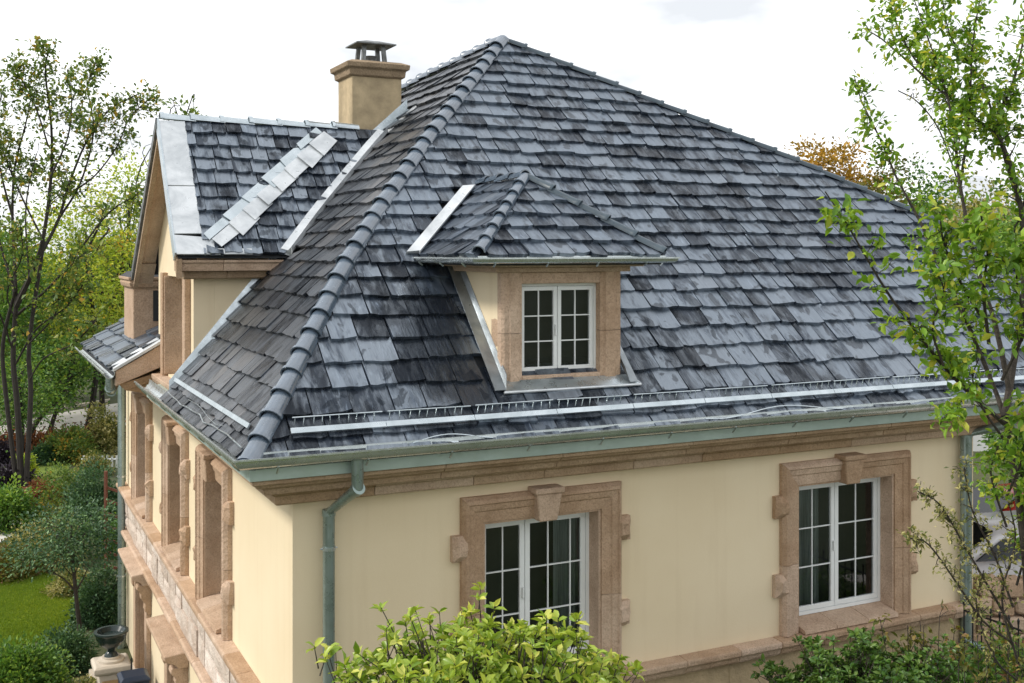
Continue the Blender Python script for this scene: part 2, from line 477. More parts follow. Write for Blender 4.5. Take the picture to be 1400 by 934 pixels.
sheet('garden_path', [on_ground(*p) for p in ((-60, 722), (0, 719), (38, 711), (34, 722), (0, 742), (-60, 760))], M['concrete'], 0.012)
tp = MB()   # terrace paving on the right, slabs in rows
for i in range(7):
    for j in range(9):
        x0, y0 = 11.2 + i*0.8, -3.2 + j*0.8
        tp.box((x0, y0, GZ1-.05), (x0+.785, y0+.785, GZ1+.03+rnd.uniform(0, .006)))
tag(tp.build('terrace_paving', M['paver']), kind='structure')

# ------------------------------------------------------------------ the house
HOUSE = empty('house', (5, 5, GZ0), 'cream stucco villa with wet grey slate hip roof, dormer and stone window surrounds', 'house')

class Frame:
    """(u along the wall, d outwards, z) to world"""
    def __init__(s, kind, plane): s.k, s.p = kind, plane
    def __call__(s, u, d, z):
        return (u, s.p - d, z) if s.k == 'front' else (s.p - d, u, z)
    def box(s, mb, u0, u1, d0, d1, z0, z1):
        a, b = s(u0, d0, z0), s(u1, d1, z1)
        return mb.box(tuple(map(min, a, b)), tuple(map(max, a, b)))
FR = Frame('front', 0.0)
LE = Frame('left', 0.0)

def wall(name, F, u0, u1, z0, z1, th, holes, mat, parent):
    us = sorted({u0, u1, *[h[0] for h in holes], *[h[1] for h in holes]})
    zs = sorted({z0, z1, *[h[2] for h in holes], *[h[3] for h in holes]})
    def solid(i, j):
        if i < 0 or j < 0 or i >= len(us)-1 or j >= len(zs)-1: return False
        uc, zc = (us[i]+us[i+1])/2, (zs[j]+zs[j+1])/2
        return not any(h[0] < uc < h[1] and h[2] < zc < h[3] for h in holes)
    b = MB()
    for i in range(len(us)-1):
        for j in range(len(zs)-1):
            if not solid(i, j): continue
            a, c, e, f = us[i], us[i+1], zs[j], zs[j+1]
            for d in (0, -th):
                b.add([F(a, d, e), F(c, d, e), F(c, d, f), F(a, d, f)], [(0, 1, 2, 3)])
            if not solid(i-1, j): b.add([F(a, 0, e), F(a, 0, f), F(a, -th, f), F(a, -th, e)], [(0, 1, 2, 3)])
            if not solid(i+1, j): b.add([F(c, 0, e), F(c, 0, f), F(c, -th, f), F(c, -th, e)], [(0, 1, 2, 3)])
            if not solid(i, j-1): b.add([F(a, 0, e), F(c, 0, e), F(c, -th, e), F(a, -th, e)], [(0, 1, 2, 3)])
            if not solid(i, j+1): b.add([F(a, 0, f), F(c, 0, f), F(c, -th, f), F(a, -th, f)], [(0, 1, 2, 3)])
    me_v, me_f = b.v, b.f
    bm = bmesh.new()
    vs = [bm.verts.new(v) for v in me_v]
    for f in me_f: bm.faces.new([vs[i] for i in f])
    bmesh.ops.remove_doubles(bm, verts=bm.verts, dist=0.0005)
    bmesh.ops.recalc_face_normals(bm, faces=bm.faces)
    me = bpy.data.meshes.new(name)
    bm.to_mesh(me); bm.free()
    me.materials.append(mat)
    return link(bpy.data.objects.new(name, me), parent)

WX1 = 10.34
W_F = [(2.26, 3.86, -5.20, -3.19), (6.96, 8.72, -5.20, -3.19)]
wall('front_wall', FR, 0, WX1, GZ0 - .3, -2.38, 0.35, W_F, M['stucco'], HOUSE)
W_L = [(3.36, 4.86, -5.20, -3.22), (6.62, 8.12, -5.20, -3.22), (10.55, 12.2, -5.20, -3.22)]
LOWER = [(6.75, 8.0, -8.5, -6.78), (10.75, 12.1, GZ0 + .02, -6.55)]
wall('left_wall', LE, 0.352, 14.3, GZ0 - .3, -2.38, 0.35, W_L + LOWER, M['stucco'], HOUSE)
cq = MB(); cq.box((0, 0.0005, GZ0-.3), (.0005, .352, -2.38))
wall('right_wall', Frame('left', WX1), 0.352, 12.0, GZ0 - .3, -2.38, 0.35, [], M['stucco'], HOUSE)
wall('back_wall', Frame('front', 14.3), 0.352, WX1 - .352, GZ0 - .3, -2.38, 0.35, [], M['stucco'], HOUSE)
rm = MB()
rm.box((0.36, 0.9, -5.9), (WX1-.4, 1.0, -2.3)); rm.box((0.36, .36, -5.75), (WX1-.4, .89, -5.6)); rm.box((0.36, .36, -2.6), (WX1-.4, .89, -2.5))
rm.box((0.9, 1.1, -8.7), (1.0, 14, -2.6)); rm.box((.36, 1.1, -5.75), (.89, 14, -5.6))
rm.build('room_lining', M['room'], HOUSE)

# ---- mouldings made of blocks: profile (d, z) extruded along u, mitred at the corner
def run_blocks(F, prof, u0, u1, blen, mat, parent, name, mitre0=False, gap=0.006, bevel=0.006, jit=0.25, mitre_k=1.0):
    u = u0
    first = True
    while u < u1 - 0.02:
        n = min(u1, u + blen * rnd.uniform(1 - jit, 1 + jit))
        if u1 - n < 0.3: n = u1
        b = MB()
        dd = rnd.uniform(-.003, .003)
        r0 = [F((-d if (first and mitre0) else u + gap/2), d + dd*(d > 0.01), z) for d, z in prof]
        r1 = [F(n - gap/2, d + dd*(d > 0.01), z) for d, z in prof]
        b.loft([r0, r1])
        b.build(name, mat, parent, bevel=bevel)
        u = n
        first = False

def part(name, parent=HOUSE, mat=None, mb=None):
    if mb is None:
        return empty(name, tuple(parent.location), parent=parent)
    return mb.build(name, mat, parent)

EAVE_X1 = 14.6
corn = part('cornice')
P_UP = [(0.0, -2.36), (0.56, -2.36), (0.56, -2.405), (0.52, -2.42), (0.50, -2.45), (0.42, -2.475), (0.40, -2.545), (0.0, -2.545)]
P_LO = [(0.0, -2.549), (0.30, -2.549), (0.295, -2.58), (0.26, -2.60), (0.25, -2.69), (0.23, -2.705), (0.0, -2.705)]
run_blocks(FR, P_UP, 0, EAVE_X1, 1.5, M['stone_cornice'], corn, 'cornice_stone', True)
run_blocks(FR, P_LO, 0, EAVE_X1 - .1, 1.05, M['stone_cornice'], corn, 'cornice_stone', True)
run_blocks(LE, P_UP, 0, 6.7, 1.5, M['stone_cornice'], corn, 'cornice_stone', True)
run_blocks(LE, P_LO, 0, 6.7, 1.05, M['stone_cornice'], corn, 'cornice_stone', True)
fas = MB()
P_FA = [(0.10, -2.16), (0.60, -2.16), (0.60, -2.352), (0.57, -2.356), (0.10, -2.356)]
fas.loft([[FR(-d, d, z) for d, z in P_FA], [FR(EAVE_X1, d, z) for d, z in P_FA]])
fas.build('fascia', M['fascia'], HOUSE, bevel=.004)
fas = MB()
fas.loft([[LE(-d, d, z) for d, z in P_FA], [LE(6.7, d, z) for d, z in P_FA]])
fas.build('fascia', M['fascia'], HOUSE, bevel=.004)
sf = MB(); sf.box((WX1 + .01, .01, -2.50), (EAVE_X1, 3.2, -2.40)); sf.box((EAVE_X1-.12, -.55, -2.36), (EAVE_X1, 3.2, -2.2))
sf.build('porch_soffit', M['stone_cornice'], HOUSE)
pcol = MB(); pcol.lathe((14.3, .1, GZ1), [(.30, 0), (.30, .12), (.22, .2), (.19, .4), (.17, 3.2), (.24, 3.35), (.24, 3.5)], 20)
pcol.build('porch_column', M['stone'], HOUSE, smooth=True)

# ---- ledges, band of rough stone on the left, string course
ledge = part('sill_ledge')
P_LE = [(0.0, -5.203), (0.20, -5.215), (0.215, -5.235), (0.215, -5.29), (0.19, -5.31), (0.17, -5.37), (0.15, -5.40), (0.0, -5.40)]
run_blocks(FR, P_LE, 0, WX1 + .15, 0.85, M['stone'], ledge, 'ledge_stone', True, bevel=.008)
run_blocks(LE, P_LE, 0, 14.35, 0.8, M['stone'], ledge, 'ledge_stone', True, bevel=.008)
band = part('rough_stone_band')
u = 0.02
while u < 14.2:
    n = min(14.25, u + rnd.uniform(.45, .95))
    zc = -5.80 + rnd.uniform(-.1, .1)
    for z0, z1 in ((-6.17, zc), (zc, -5.405)):
        b = MB()
        d = rnd.uniform(.05, .085)
        nu, nz = 5, 4
        grid = [[LE(u + .008 + (n-u-.016)*i/nu, d + (rnd.uniform(-.012, .02) if 0 < i < nu and 0 < j < nz else -.02), z0 + .006 + (z1-z0-.012)*j/nz) for i in range(nu+1)] for j in range(nz+1)]
        back = [[LE(u + .008 + (n-u-.016)*i/nu, 0.003, z0 + .006 + (z1-z0-.012)*j/nz) for i in (0, nu)] for j in (0, nz)]
        flat = [p for r in grid for p in r]
        fs = [(j*(nu+1)+i, j*(nu+1)+i+1, (j+1)*(nu+1)+i+1, (j+1)*(nu+1)+i) for j in range(nz) for i in range(nu)]
        k = len(flat)
        flat += [back[0][0], back[0][1], back[1][1], back[1][0]]
        fs += [tuple(range(0, nu+1)) + (k+1, k), tuple(nz*(nu+1)+i for i in range(nu, -1, -1)) + (k+3, k+2),
               tuple(j*(nu+1) for j in range(nz, -1, -1)) + (k, k+3), tuple(j*(nu+1)+nu for j in range(nz+1)) + (k+2, k+1)]
        b.add(flat, fs).build('band_stone', M['stone_pale'], band)
    u = n
string = part('string_course')
run_blocks(LE, [(0, -6.175), (.13, -6.175), (.16, -6.20), (.16, -6.25), (.10, -6.29), (.06, -6.33), (0, -6.33)], 0, 14.3, 1.2, M['stone'], string, 'string_stone', True)
# rough base below the front ledge
plinth = part('front_base_course')
run_blocks(FR, [(0, -5.405), (.05, -5.405), (.06, -6.2), (.09, -6.9), (.10, GZ0), (0, GZ0)], 0, WX1 + .02, 1.9, m_simple('rough_render', (0.50, 0.38, 0.23), 0.92, 0, 0.2, 2.5, 0.7, 18, 0.03), plinth, 'base_panel', True, gap=.004, bevel=0)

# ---- windows
def glazed(name, F, u0, u1, z0, z1, d, cols, parent, rows=3, curtain=None, fw=.048, sw=.066, bar=.015, split=None):
    """white two-leaf casement: outer frame, sashes with glazing bars, panes"""
    w = MB()
    F.box(w, u0, u1, d - .07, d, z0, z0 + fw); F.box(w, u0, u1, d - .07, d, z1 - fw, z1)
    F.box(w, u0, u0 + fw, d - .07, d, z0 + fw, z1 - fw); F.box(w, u1 - fw, u1, d - .07, d, z0 + fw, z1 - fw)
    root = w.build(name, M['pvc'], parent)
    um = split if split is not None else (u0 + u1) / 2
    for (a, b, nc) in ((u0 + fw, um, cols[0]), (um, u1 - fw, cols[1])):
        a += .004; b -= .004
        s = MB()
        za, zb = z0 + fw + .004, z1 - fw - .004
        dd = d - .008
        F.box(s, a, b, dd - .05, dd, za, za + sw); F.box(s, a, b, dd - .05, dd, zb - sw, zb)
        F.box(s, a, a + sw, dd - .05, dd, za + sw, zb - sw); F.box(s, b - sw, b, dd - .05, dd, za + sw, zb - sw)
        s.build('sash', M['pvc'], root, bevel=.004)
        ia, ib, ja, jb = a + sw, b - sw, za + sw, zb - sw
        fr = nc if isinstance(nc, (list, tuple)) else [k / nc for k in range(1, nc)]
        cu = [ia] + [ia + (ib - ia) * t for t in fr] + [ib]
        cz = [ja + (jb - ja) * k / rows for k in range(rows + 1)]
        for t in cu[1:-1]:
            q = MB(); F.box(q, t - bar/2, t + bar/2, dd - .034, dd - .012, ja, jb); q.build('glazing_bar', M['pvc'], root)
        for t in cz[1:-1]:
            q = MB(); F.box(q, ia, ib, dd - .036, dd - .010, t - bar/2, t + bar/2); q.build('glazing_bar', M['pvc'], root)
        for i in range(len(cu) - 1):
            for j in range(rows):
                q = MB()
                gx0, gx1 = cu[i] + bar/2*(i > 0), cu[i+1] - bar/2*(i < len(cu)-2)
                gz0, gz1 = cz[j] + bar/2*(j > 0), cz[j+1] - bar/2*(j < rows-1)
                tl = rnd.uniform(-.002, .002)
                q.add([F(gx0, dd - .026 + tl, gz0), F(gx1, dd - .026 - tl, gz0), F(gx1, dd - .026 - tl, gz1), F(gx0, dd - .026 + tl, gz1)], [(0, 1, 2, 3)])
                if F.k == 'left': q.f = [f_[::-1] for f_ in q.f]
                q.build('pane', M['glass'], root, fix=False)
    h = MB(); F.box(h, um - .045, um - .025, d - .008, d + .03, (z0+z1)/2 - .09, (z0+z1)/2 + .05)
    h.build('handle', M['pvc'], root, bevel=.004)
    if curtain:
        for (c0, c1) in curtain:
            q = MB()
            n = 26
            ra = [F(c0 + (c1-c0)*k/n, d - .20 + .03*math.sin(k*1.9) + .01*math.sin(k*4.7), z0) for k in range(n+1)]
            rb = [F(c0 + (c1-c0)*k/n, d - .20 + .022*math.sin(k*1.9+.3), z1) for k in range(n+1)]
            q.loft([ra, rb], cap=False, closed=False)
            q.build('curtain', M['curtain'], root, smooth=True, fix=False)
    return root

def rock(F, u0, u1, d0, d1, z0, z1, name, parent, seed):
    """rock-faced block"""
    r = random.Random(seed)
    b = MB()
    n = 4
    gv = []
    for j in range(n+1):
        for i in range(n+1):
            edge = i in (0, n) or j in (0, n)
            s = 0 if edge else .6 + .4*r.random()
            gv.append(F(u0 + (u1-u0)*(i/n + (0 if edge else r.uniform(-.04, .04))), d0 + (d1-d0)*(.45 + .55*s + r.uniform(-.1, .1)), z0 + (z1-z0)*(j/n + (0 if edge else r.uniform(-.04, .04)))))
    fs = [(j*(n+1)+i, j*(n+1)+i+1, (j+1)*(n+1)+i+1, (j+1)*(n+1)+i) for j in range(n) for i in range(n)]
    k = len(gv)
    gv += [F(u0, d0 - .02, z0), F(u1, d0 - .02, z0), F(u1, d0 - .02, z1), F(u0, d0 - .02, z1)]
    fs += [tuple(range(n+1)) + (k+1, k), tuple(n*(n+1)+i for i in range(n, -1, -1)) + (k+3, k+2),
           tuple(j*(n+1) for j in range(n, -1, -1)) + (k, k+3), tuple(j*(n+1)+n for j in range(n+1)) + (k+2, k+1)]
    b.add(gv, fs)
    return b.build(name, M['stone'], parent, smooth=False)

def surround(F, h, wd=.285, lint=.31, keyw=.172, boss=True, zb=-5.2):
    """moulded stone architrave: two jambs, lintel, keystone, rock-faced ear blocks"""
    u0, u1, z0, z1 = h
    S = part('window_surround')
    prof = [(0, .06), (.035, .115), (.07, .13), (.085, .105), (.15, .09), (.165, .07), (wd, .055), (wd, -.02), (0, -.02)]   # (outer->inner, d)
    zt = z1 + lint
    kz = lint / wd
    def pt(side, w, d, top):
        uo = (u0 - wd + w) if side < 0 else (u1 + wd - w)
        return uo, zt - w * kz, d
    for side in (-1, 1):                                   # jambs, mitred with the lintel
        b = MB()
        lo = [F(pt(side, w, d, 0)[0], d, zb) for w, d in prof]
        hi = [F(pt(side, w, d, 0)[0], d, pt(side, w, d, 0)[1] - .002) for w, d in prof]
        zj = zb + (z1 - zb)*.47
        mi_ = [F(pt(side, w, d, 0)[0], d, zj - .003) for w, d in prof]
        mj_ = [F(pt(side, w, d, 0)[0], d, zj + .003) for w, d in prof]
        b.loft([lo, mi_]); b.build('jamb', M['stone'], S)
        b = MB(); b.loft([mj_, hi]); b.build('jamb', M['stone'], S)
    for side in (-1, 1):
        b = MB()
        uc = (u0+u1)/2 + side*keyw*.72
        a = [F(pt(side, w, d, 0)[0], d, pt(side, w, d, 0)[1]) for w, d in prof]
        c = [F(uc, d, zt - w * kz) for w, d in prof]
        b.loft([a, c]); b.build('lintel', M['stone'], S)
    uc = (u0 + u1) / 2
    k = MB()
    kt, kb = zt + .05, z1 - .045
    k.hexa([F(uc - keyw*.70, -.02, kb), F(uc + keyw*.70, -.02, kb), F(uc + keyw*.70, .17, kb), F(uc - keyw*.70, .17, kb),
            F(uc - keyw, -.02, kt-.07), F(uc + keyw, -.02, kt-.07), F(uc + keyw, .20, kt-.07), F(uc - keyw, .20, kt-.07)])
    F.box(k, uc - keyw - .025, uc + keyw + .025, -.02, .225, kt - .069, kt)
    k.build('keystone', M['stone'], S, bevel=.012)
    if boss:
        for side in (-1, 1):
            for zc in (z1 - .27, z1 - 1.33):
                a = (u0 - wd - .12, u0 - wd + .10) if side < 0 else (u1 + wd - .10, u1 + wd + .12)
                rock(F, a[0], a[1], .0, .15, zc - .15, zc + .15, 'ear_block', S, int((u0*7+zc*13+side)*100))
    return S

def reveal(F, h, dep, th=.03):
    """stone lining of a window opening and its sill slabs"""
    u0, u1, z0, z1 = h
    R = part('window_lining')
    for a, c in ((u0 - .001, u0 + th), (u1 - th, u1 + .001)):
        b = MB(); F.box(b, a, c, -dep, .03, z0, z1); b.build('reveal_stone', M['stone'], R)
    b = MB(); F.box(b, u0 + th, u1 - th, -dep, .03, z1 - th, z1 + .001); b.build('reveal_stone', M['stone'], R)
    n = 3
    for k in range(n):
        a = u0 + th + (u1 - u0 - 2*th) * k / n
        c = u0 + th + (u1 - u0 - 2*th) * (k+1) / n
        b = MB(); zt_ = rnd.uniform(0, .004)
        b.prism([F(a + .003, -dep, z0 + .001), F(a + .003, -dep, z0 + .13 + zt_), F(a + .003, -.05, z0 + .095 + zt_), F(a + .003, .15, z0 + .05 + zt_), F(a + .003, .16, z0 + .001)], tuple(np.array(F(c - .003, 0, 0)) - np.array(F(a + .003, 0, 0))))
        b.build('sill_slab', M['stone'], R, bevel=.004)

for i, h in enumerate(W_F):
    surround(FR, h)
    reveal(FR, h, .30)
    if i == 0:
        glazed('window', FR, h[0]+.031, h[1]-.031, -5.075, h[3]-.031, -.20, (2, [.36, .80]), HOUSE, curtain=[(3.42, 3.80)], split=2.93, rows=3)
    else:
        glazed('window', FR, h[0]+.031, h[1]-.031, -5.075, h[3]-.031, -.20, (2, 2), HOUSE, curtain=[(7.35, 7.72)], rows=3)
for h in W_L:
    surround(LE, h)
    reveal(LE, h, .34)
    glazed('window', LE, h[0]+.031, h[1]-.031, -5.075, h[3]-.031, -.30, (2, 2), HOUSE)
# lower openings on the left side with hoods on brackets
for (u0, u1, z0, z1) in LOWER:
    H = part('door_hood')
    b = MB()
    b.loft([[LE(u0 - .42 - e, d, z) for d, z in pr] if s == 0 else [LE(u1 + .42 + e, d, z) for d, z in pr]
            for s, e, pr in ((0, 0, [(0, z1+.10), (.16, z1+.10), (.22, z1+.17), (.34, z1+.22), (.38, z1+.25), (.38, z1+.32), (0, z1+.36)]),
                             (1, 0, [(0, z1+.10), (.16, z1+.10), (.22, z1+.17), (.34, z1+.22), (.38, z1+.25), (.38, z1+.32), (0, z1+.36)]))])
    b.build('hood_shelf', M['stone'], H, bevel=.012)
    for a in (u0 - .36, u1 + .14):
        k = MB()
        pr = [(0, z1+.10), (.26, z1+.10), (.28, z1+.03), (.20, z1-.06), (.20, z1-.16), (.12, z1-.26), (.13, z1-.40), (.05, z1-.48), (0, z1-.5)]
        k.loft([[LE(a, d, z) for d, z in pr], [LE(a+.22, d, z) for d, z in pr]])
        k.build('hood_bracket', M['stone'], H, bevel=.012)
    for a, c in ((u0 - .28, u0), (u1, u1 + .28)):
        k = MB(); LE.box(k, a, c, 0.001, .09, z0, z1 + .1); k.build('jamb', M['stone'], H, bevel=.01)
    k = MB(); LE.box(k, u0, u1, 0.001, .075, z1, z1+.099); k.build('lintel', M['stone'], H, bevel=.01)
    for a in (u0 + .001, u1 - .03):
        k = MB(); LE.box(k, a, a+.029, -.33, .0, z0, z1); k.build('reveal_stone', M['stone'], H)
    glazed('lower_window', LE, u0+.031, u1-.031, z0 + .01, z1 - .01, -.30, (1, 1), HOUSE, rows=2)

# ------------------------------------------------------------------ roof surfaces
OFF = .07
def fz(y): return -1.57 + y                                  # front slope
GH = [-.75, 1.0, 1.74, 2.83, 4.96, 6.5]
GZ = [-2.38, -.25, .52, 1.57, 3.50, 3.50 + 1.54*.906]
def gz(x): return float(np.interp(x, GH, GZ))                # left slope, gently convex
def gx(z): return float(np.interp(z, GZ, GH))
APEX = np.array([4.96, 5.07, 3.50])
RH = [(5.07, 4.96), (3.58, 8.30), (2.91, 9.78), (2.09, 11.45), (1.20, 13.2), (.45, 14.7)]   # right hip: (y, x)
def rhx(y):
    return float(np.interp(y, [p[0] for p in RH][::-1], [p[1] for p in RH][::-1]))
def hipx(y): return gx(fz(y))
YE = -.64                                                    # eave
XE = gx(fz(YE))
# gable (cross roof) on the left
G_X0, G_Y0, G_Z0, G_YR, G_ZR, G_YF, G_ZF = -.50, 4.35, -.10, 6.03, 2.00, 8.93, -.44
def g_y(z): return G_Y0 + (z - G_Z0) / (G_ZR - G_Z0) * (G_YR - G_Y0)
G_END, G_WALL = -.20, 4.80                                   # gable-end wall plane x, near wall plane y

shingles = []                                                # (verts, faces, uv, rnd, matkey, parentkey)

def clip(poly, a, b, keep_left=True):
    """keep the part of poly (list of 2D) on one side of the line a->b"""
    out = []
    def sd(p):
        v = (b[0]-a[0])*(p[1]-a[1]) - (b[1]-a[1])*(p[0]-a[0])
        return v if keep_left else -v
    n = len(poly)
    for i in range(n):
        p, q = poly[i], poly[(i+1) % n]
        sp, sq = sd(p), sd(q)
        if sp >= 0: out.append(p)
        if (sp >= 0) != (sq >= 0):
            t = sp / (sp - sq)
            out.append((p[0] + t*(q[0]-p[0]), p[1] + t*(q[1]-p[1])))
    return out

def slate_course(S, s0, expo, lo, hi, smax, mk, pk, excl=None, wmin=.26, wmax=.50, seed=0, lap=1.6, jag=.024, hb=.094, th=.054):
    """one course; S(u, s, h) -> world; lo(s), hi(s) the side limits"""
    r = random.Random(seed)
    L = expo * lap
    ua, ub = min(lo(s0), lo(min(s0+L, smax))), max(hi(s0), hi(min(s0+L, smax)))
    u = ua - r.uniform(0, wmax)
    while u < ub:
        w = r.uniform(wmin, wmax)
        g_ = r.uniform(.003, .010)
        u0, u1 = u + g_/2, u + w - g_/2
        u += w
        nb = 4
        db = r.uniform(-jag, jag)
        sk = r.uniform(-.02, .02)
        bot = [(u0 + (u1-u0)*i/nb, s0 + db + sk*(i/nb-.5) + r.uniform(-jag, jag)*.5) for i in range(nb+1)]
        bot[0] = (bot[0][0] + r.uniform(0, .012), bot[0][1] + r.uniform(0, .02)); bot[-1] = (bot[-1][0] - r.uniform(0, .012), bot[-1][1] + r.uniform(0, .02))
        top = min(s0 + L, smax)
        poly = bot + [(u1, top), (u0, top)]
        if excl and excl((u0+u1)/2, s0 + expo*.4): continue
        s1 = s0 + L
        sm = s0 + expo * .5
        for fn, kl in ((lo, False), (hi, True)):
            for a_, b_ in ((s0 - .05, sm), (sm, s1)):
                pa, pb = (fn(a_), a_), (fn(b_), b_)
                if len(poly) >= 3 and (min(p[0] for p in poly) < max(pa[0], pb[0]) + .5 or kl):
                    # extend segment as a line but only apply where it limits
                    poly = clip(poly, pa, pb, kl) if (a_ == s0 - .05) else clip(poly, pa, pb, kl)
        if len(poly) < 3: continue
        A = 0.5 * abs(sum(poly[i][0]*poly[(i+1) % len(poly)][1] - poly[(i+1) % len(poly)][0]*poly[i][1] for i in range(len(poly))))
        if A < .006: continue
        dh, dt, tw = r.uniform(-.004, .012), r.uniform(-.010, .010), r.uniform(-.012, .012)
        uc = (u0 + u1) / 2
        def hgt(p, low=False):
            f_ = (p[1] - s0) / L
            return hb + dh - .066*f_ + tw*(p[0]-uc)/w*2*(1-f_) - ((th + dt) if low else 0)
        n = len(poly)
        vs = [S(p[0], p[1], hgt(p)) for p in poly] + [S(p[0], p[1], hgt(p, True)) for p in poly]
        fs = [tuple(range(n)), tuple(range(2*n-1, n-1, -1))] + [(i, n+i, n+(i+1) % n, (i+1) % n) for i in range(n)]
        ou, ov = r.uniform(0, 50), r.uniform(0, 50)
        uv = [(p[0] + ou, p[1] + ov) for p in poly] * 2
        shingles.append((vs, fs, uv, r.random(), mk, pk))

def course_face(S, levels, lo, hi, smax, mk, pk, seed, **kw):
    for k in range(len(levels) - 1):
        slate_course(S, levels[k], levels[k+1] - levels[k], lo, hi, smax, mk, pk, seed=seed*1000 + k, **kw)

# main course heights (shared by front and left slopes)
CY = [YE, -.45, -.255, .006, .25, .49, .735, .96, 1.17, 1.365, 1.565]
while CY[-1] < 5.0: CY.append(CY[-1] + .203)
CZ = [fz(y) for y in CY]
SQ = math.sqrt(.5)
def S_front(u, s, h):
    y = YE + s * SQ
    return (u, y - h*SQ, fz(y) + h*SQ)
lev_f = [(y - YE) / SQ for y in CY]
D_X0, D_X1, D_Y0, D_RIDGE = 2.49, 4.14, -.02, 2.45
def ex_front(u, s):
    y = YE + s*SQ
    if D_X0 - .02 < u < D_X1 + .02 and -.10 < y < 1.5: return True
    if 1.35 < y < 2.35 and abs(u - 3.32) < 1.28 - (y - 1.5) * 1.28/.97 + .02: return True
    return False
def hi_front(s):
    y = YE + s*SQ
    return min(14.55, rhx(y)) if y > .5 else 14.55
course_face(S_front, lev_f, lambda s: hipx(YE + s*SQ), hi_front, (5.03-YE)/SQ, 'slate', 'roof', 1, excl=ex_front)
# left slope along its profile
xs_l = np.linspace(XE, 4.96, 240)
zs_l = np.array([gz(x) for x in xs_l])
sl_l = np.concatenate([[0], np.cumsum(np.hypot(np.diff(xs_l), np.diff(zs_l)))])
def S_left(u, s, h):
    x = float(np.interp(s, sl_l, xs_l)); z = float(np.interp(s, sl_l, zs_l))
    if s > sl_l[-1]:
        e = s - sl_l[-1]; x += e*.74; z += e*.67
    k = .9 if x > 1.74 else (1.0 if x > 1 else 1.2)
    nl = math.hypot(k, 1)
    return (x - h*k/nl, u, z + h/nl)
def xz_left(s): return float(np.interp(s, sl_l, xs_l)), float(np.interp(s, sl_l, zs_l))
lev_l = [float(np.interp(z, zs_l, sl_l)) for z in CZ]
def hi_left(s):
    x, z = xz_left(s)
    if z < G_Z0 - .12: return G_WALL + .02
    if z < G_ZR - .05: return max(g_y(z), G_Y0) - .15
    return 8.9 - max(0, (z - 2.9)) * 6.0
course_face(S_left, lev_l, lambda s: xz_left(s)[1] + 1.57, hi_left, sl_l[-1], 'slate_brown', 'roof', 2, wmin=.30, wmax=.56)
# gable near slope
g_len = math.hypot(G_YR - G_Y0, G_ZR - G_Z0)
g_ny, g_nz = -(G_ZR - G_Z0) / g_len, (G_YR - G_Y0) / g_len
def S_gab(u, s, h):
    t = s / g_len
    return (u, G_Y0 + t*(G_YR-G_Y0) + h*g_ny, G_Z0 + t*(G_ZR-G_Z0) + h*g_nz)
lev_g = list(np.linspace(0, g_len, 11))
course_face(S_gab, lev_g, lambda s: G_X0 + .36, lambda s: gx(G_Z0 + s/g_len*(G_ZR-G_Z0)) - .13, g_len, 'slate', 'gable_roof', 3, wmin=.22, wmax=.34)
# gable far slope (mostly hidden) - deck only
# dormer roof: front slope, left slope, right slope
DE = dict(x0=2.04, x1=4.60, y=-.36, z=-.10, ax=3.32, ay=.97, az=.90)
d_len = math.hypot(DE['ay'] - DE['y'], DE['az'] - DE['z'])
dny, dnz = -(DE['az']-DE['z'])/d_len, (DE['ay']-DE['y'])/d_len
def S_df(u, s, h):
    t = s / d_len
    return (u, DE['y'] + t*(DE['ay']-DE['y']) + h*dny, DE['z'] + t*(DE['az']-DE['z']) + h*dnz)
lev_d = list(np.linspace(0, d_len, 7))
course_face(S_df, lev_d, lambda s: DE['x0'] + (DE['ax']-DE['x0'])*s/d_len, lambda s: DE['x1'] + (DE['ax']-DE['x1'])*s/d_len, d_len, 'slate', 'dormer_roof', 4, hb=.075, wmin=.2, wmax=.36)
for sgn, xe, sd in ((-1, DE['x0'], 5), (1, DE['x1'], 6)):
    run = abs(DE['ax'] - xe)
    ln = math.hypot(run, DE['az'] - DE['z'])
    nx, nz_ = sgn*(DE['az']-DE['z'])/ln, run/ln
    def S_ds(u, s, h, xe=xe, ln=ln, nx=nx, nz_=nz_):
        t = s / ln
        return (xe + t*(DE['ax']-xe) + h*nx, u, DE['z'] + t*(DE['az']-DE['z']) + h*nz_)
    course_face(S_ds, list(np.linspace(0, ln, 7)), lambda s, ln=ln: DE['y'] + (DE['ay']-DE['y'])*s/ln, lambda s, ln=ln: DE['z'] + s/ln*(DE['az']-DE['z']) + 1.57 + .02, ln, 'slate', 'dormer_roof', sd, hb=.075, wmin=.2, wmax=.36)
# side wing roof on the far left
WG = dict(x0=-1.0, z0=-2.05, y0=7.72, y1=13.3, x1=1.2, k=.62)
w_n1 = math.hypot(1, WG['k'])
def S_wing(u, s, h):
    x = WG['x0'] + s/w_n1
    return (x - h*WG['k']/w_n1, u, WG['z0'] + s/w_n1*WG['k'] + h/w_n1)
course_face(S_wing, [i*.30 for i in range(9)], lambda s: WG['y0'] + .05, lambda s: WG['y1'], 2.55, 'slate', 'wing_roof', 7, wmin=.3, wmax=.6)

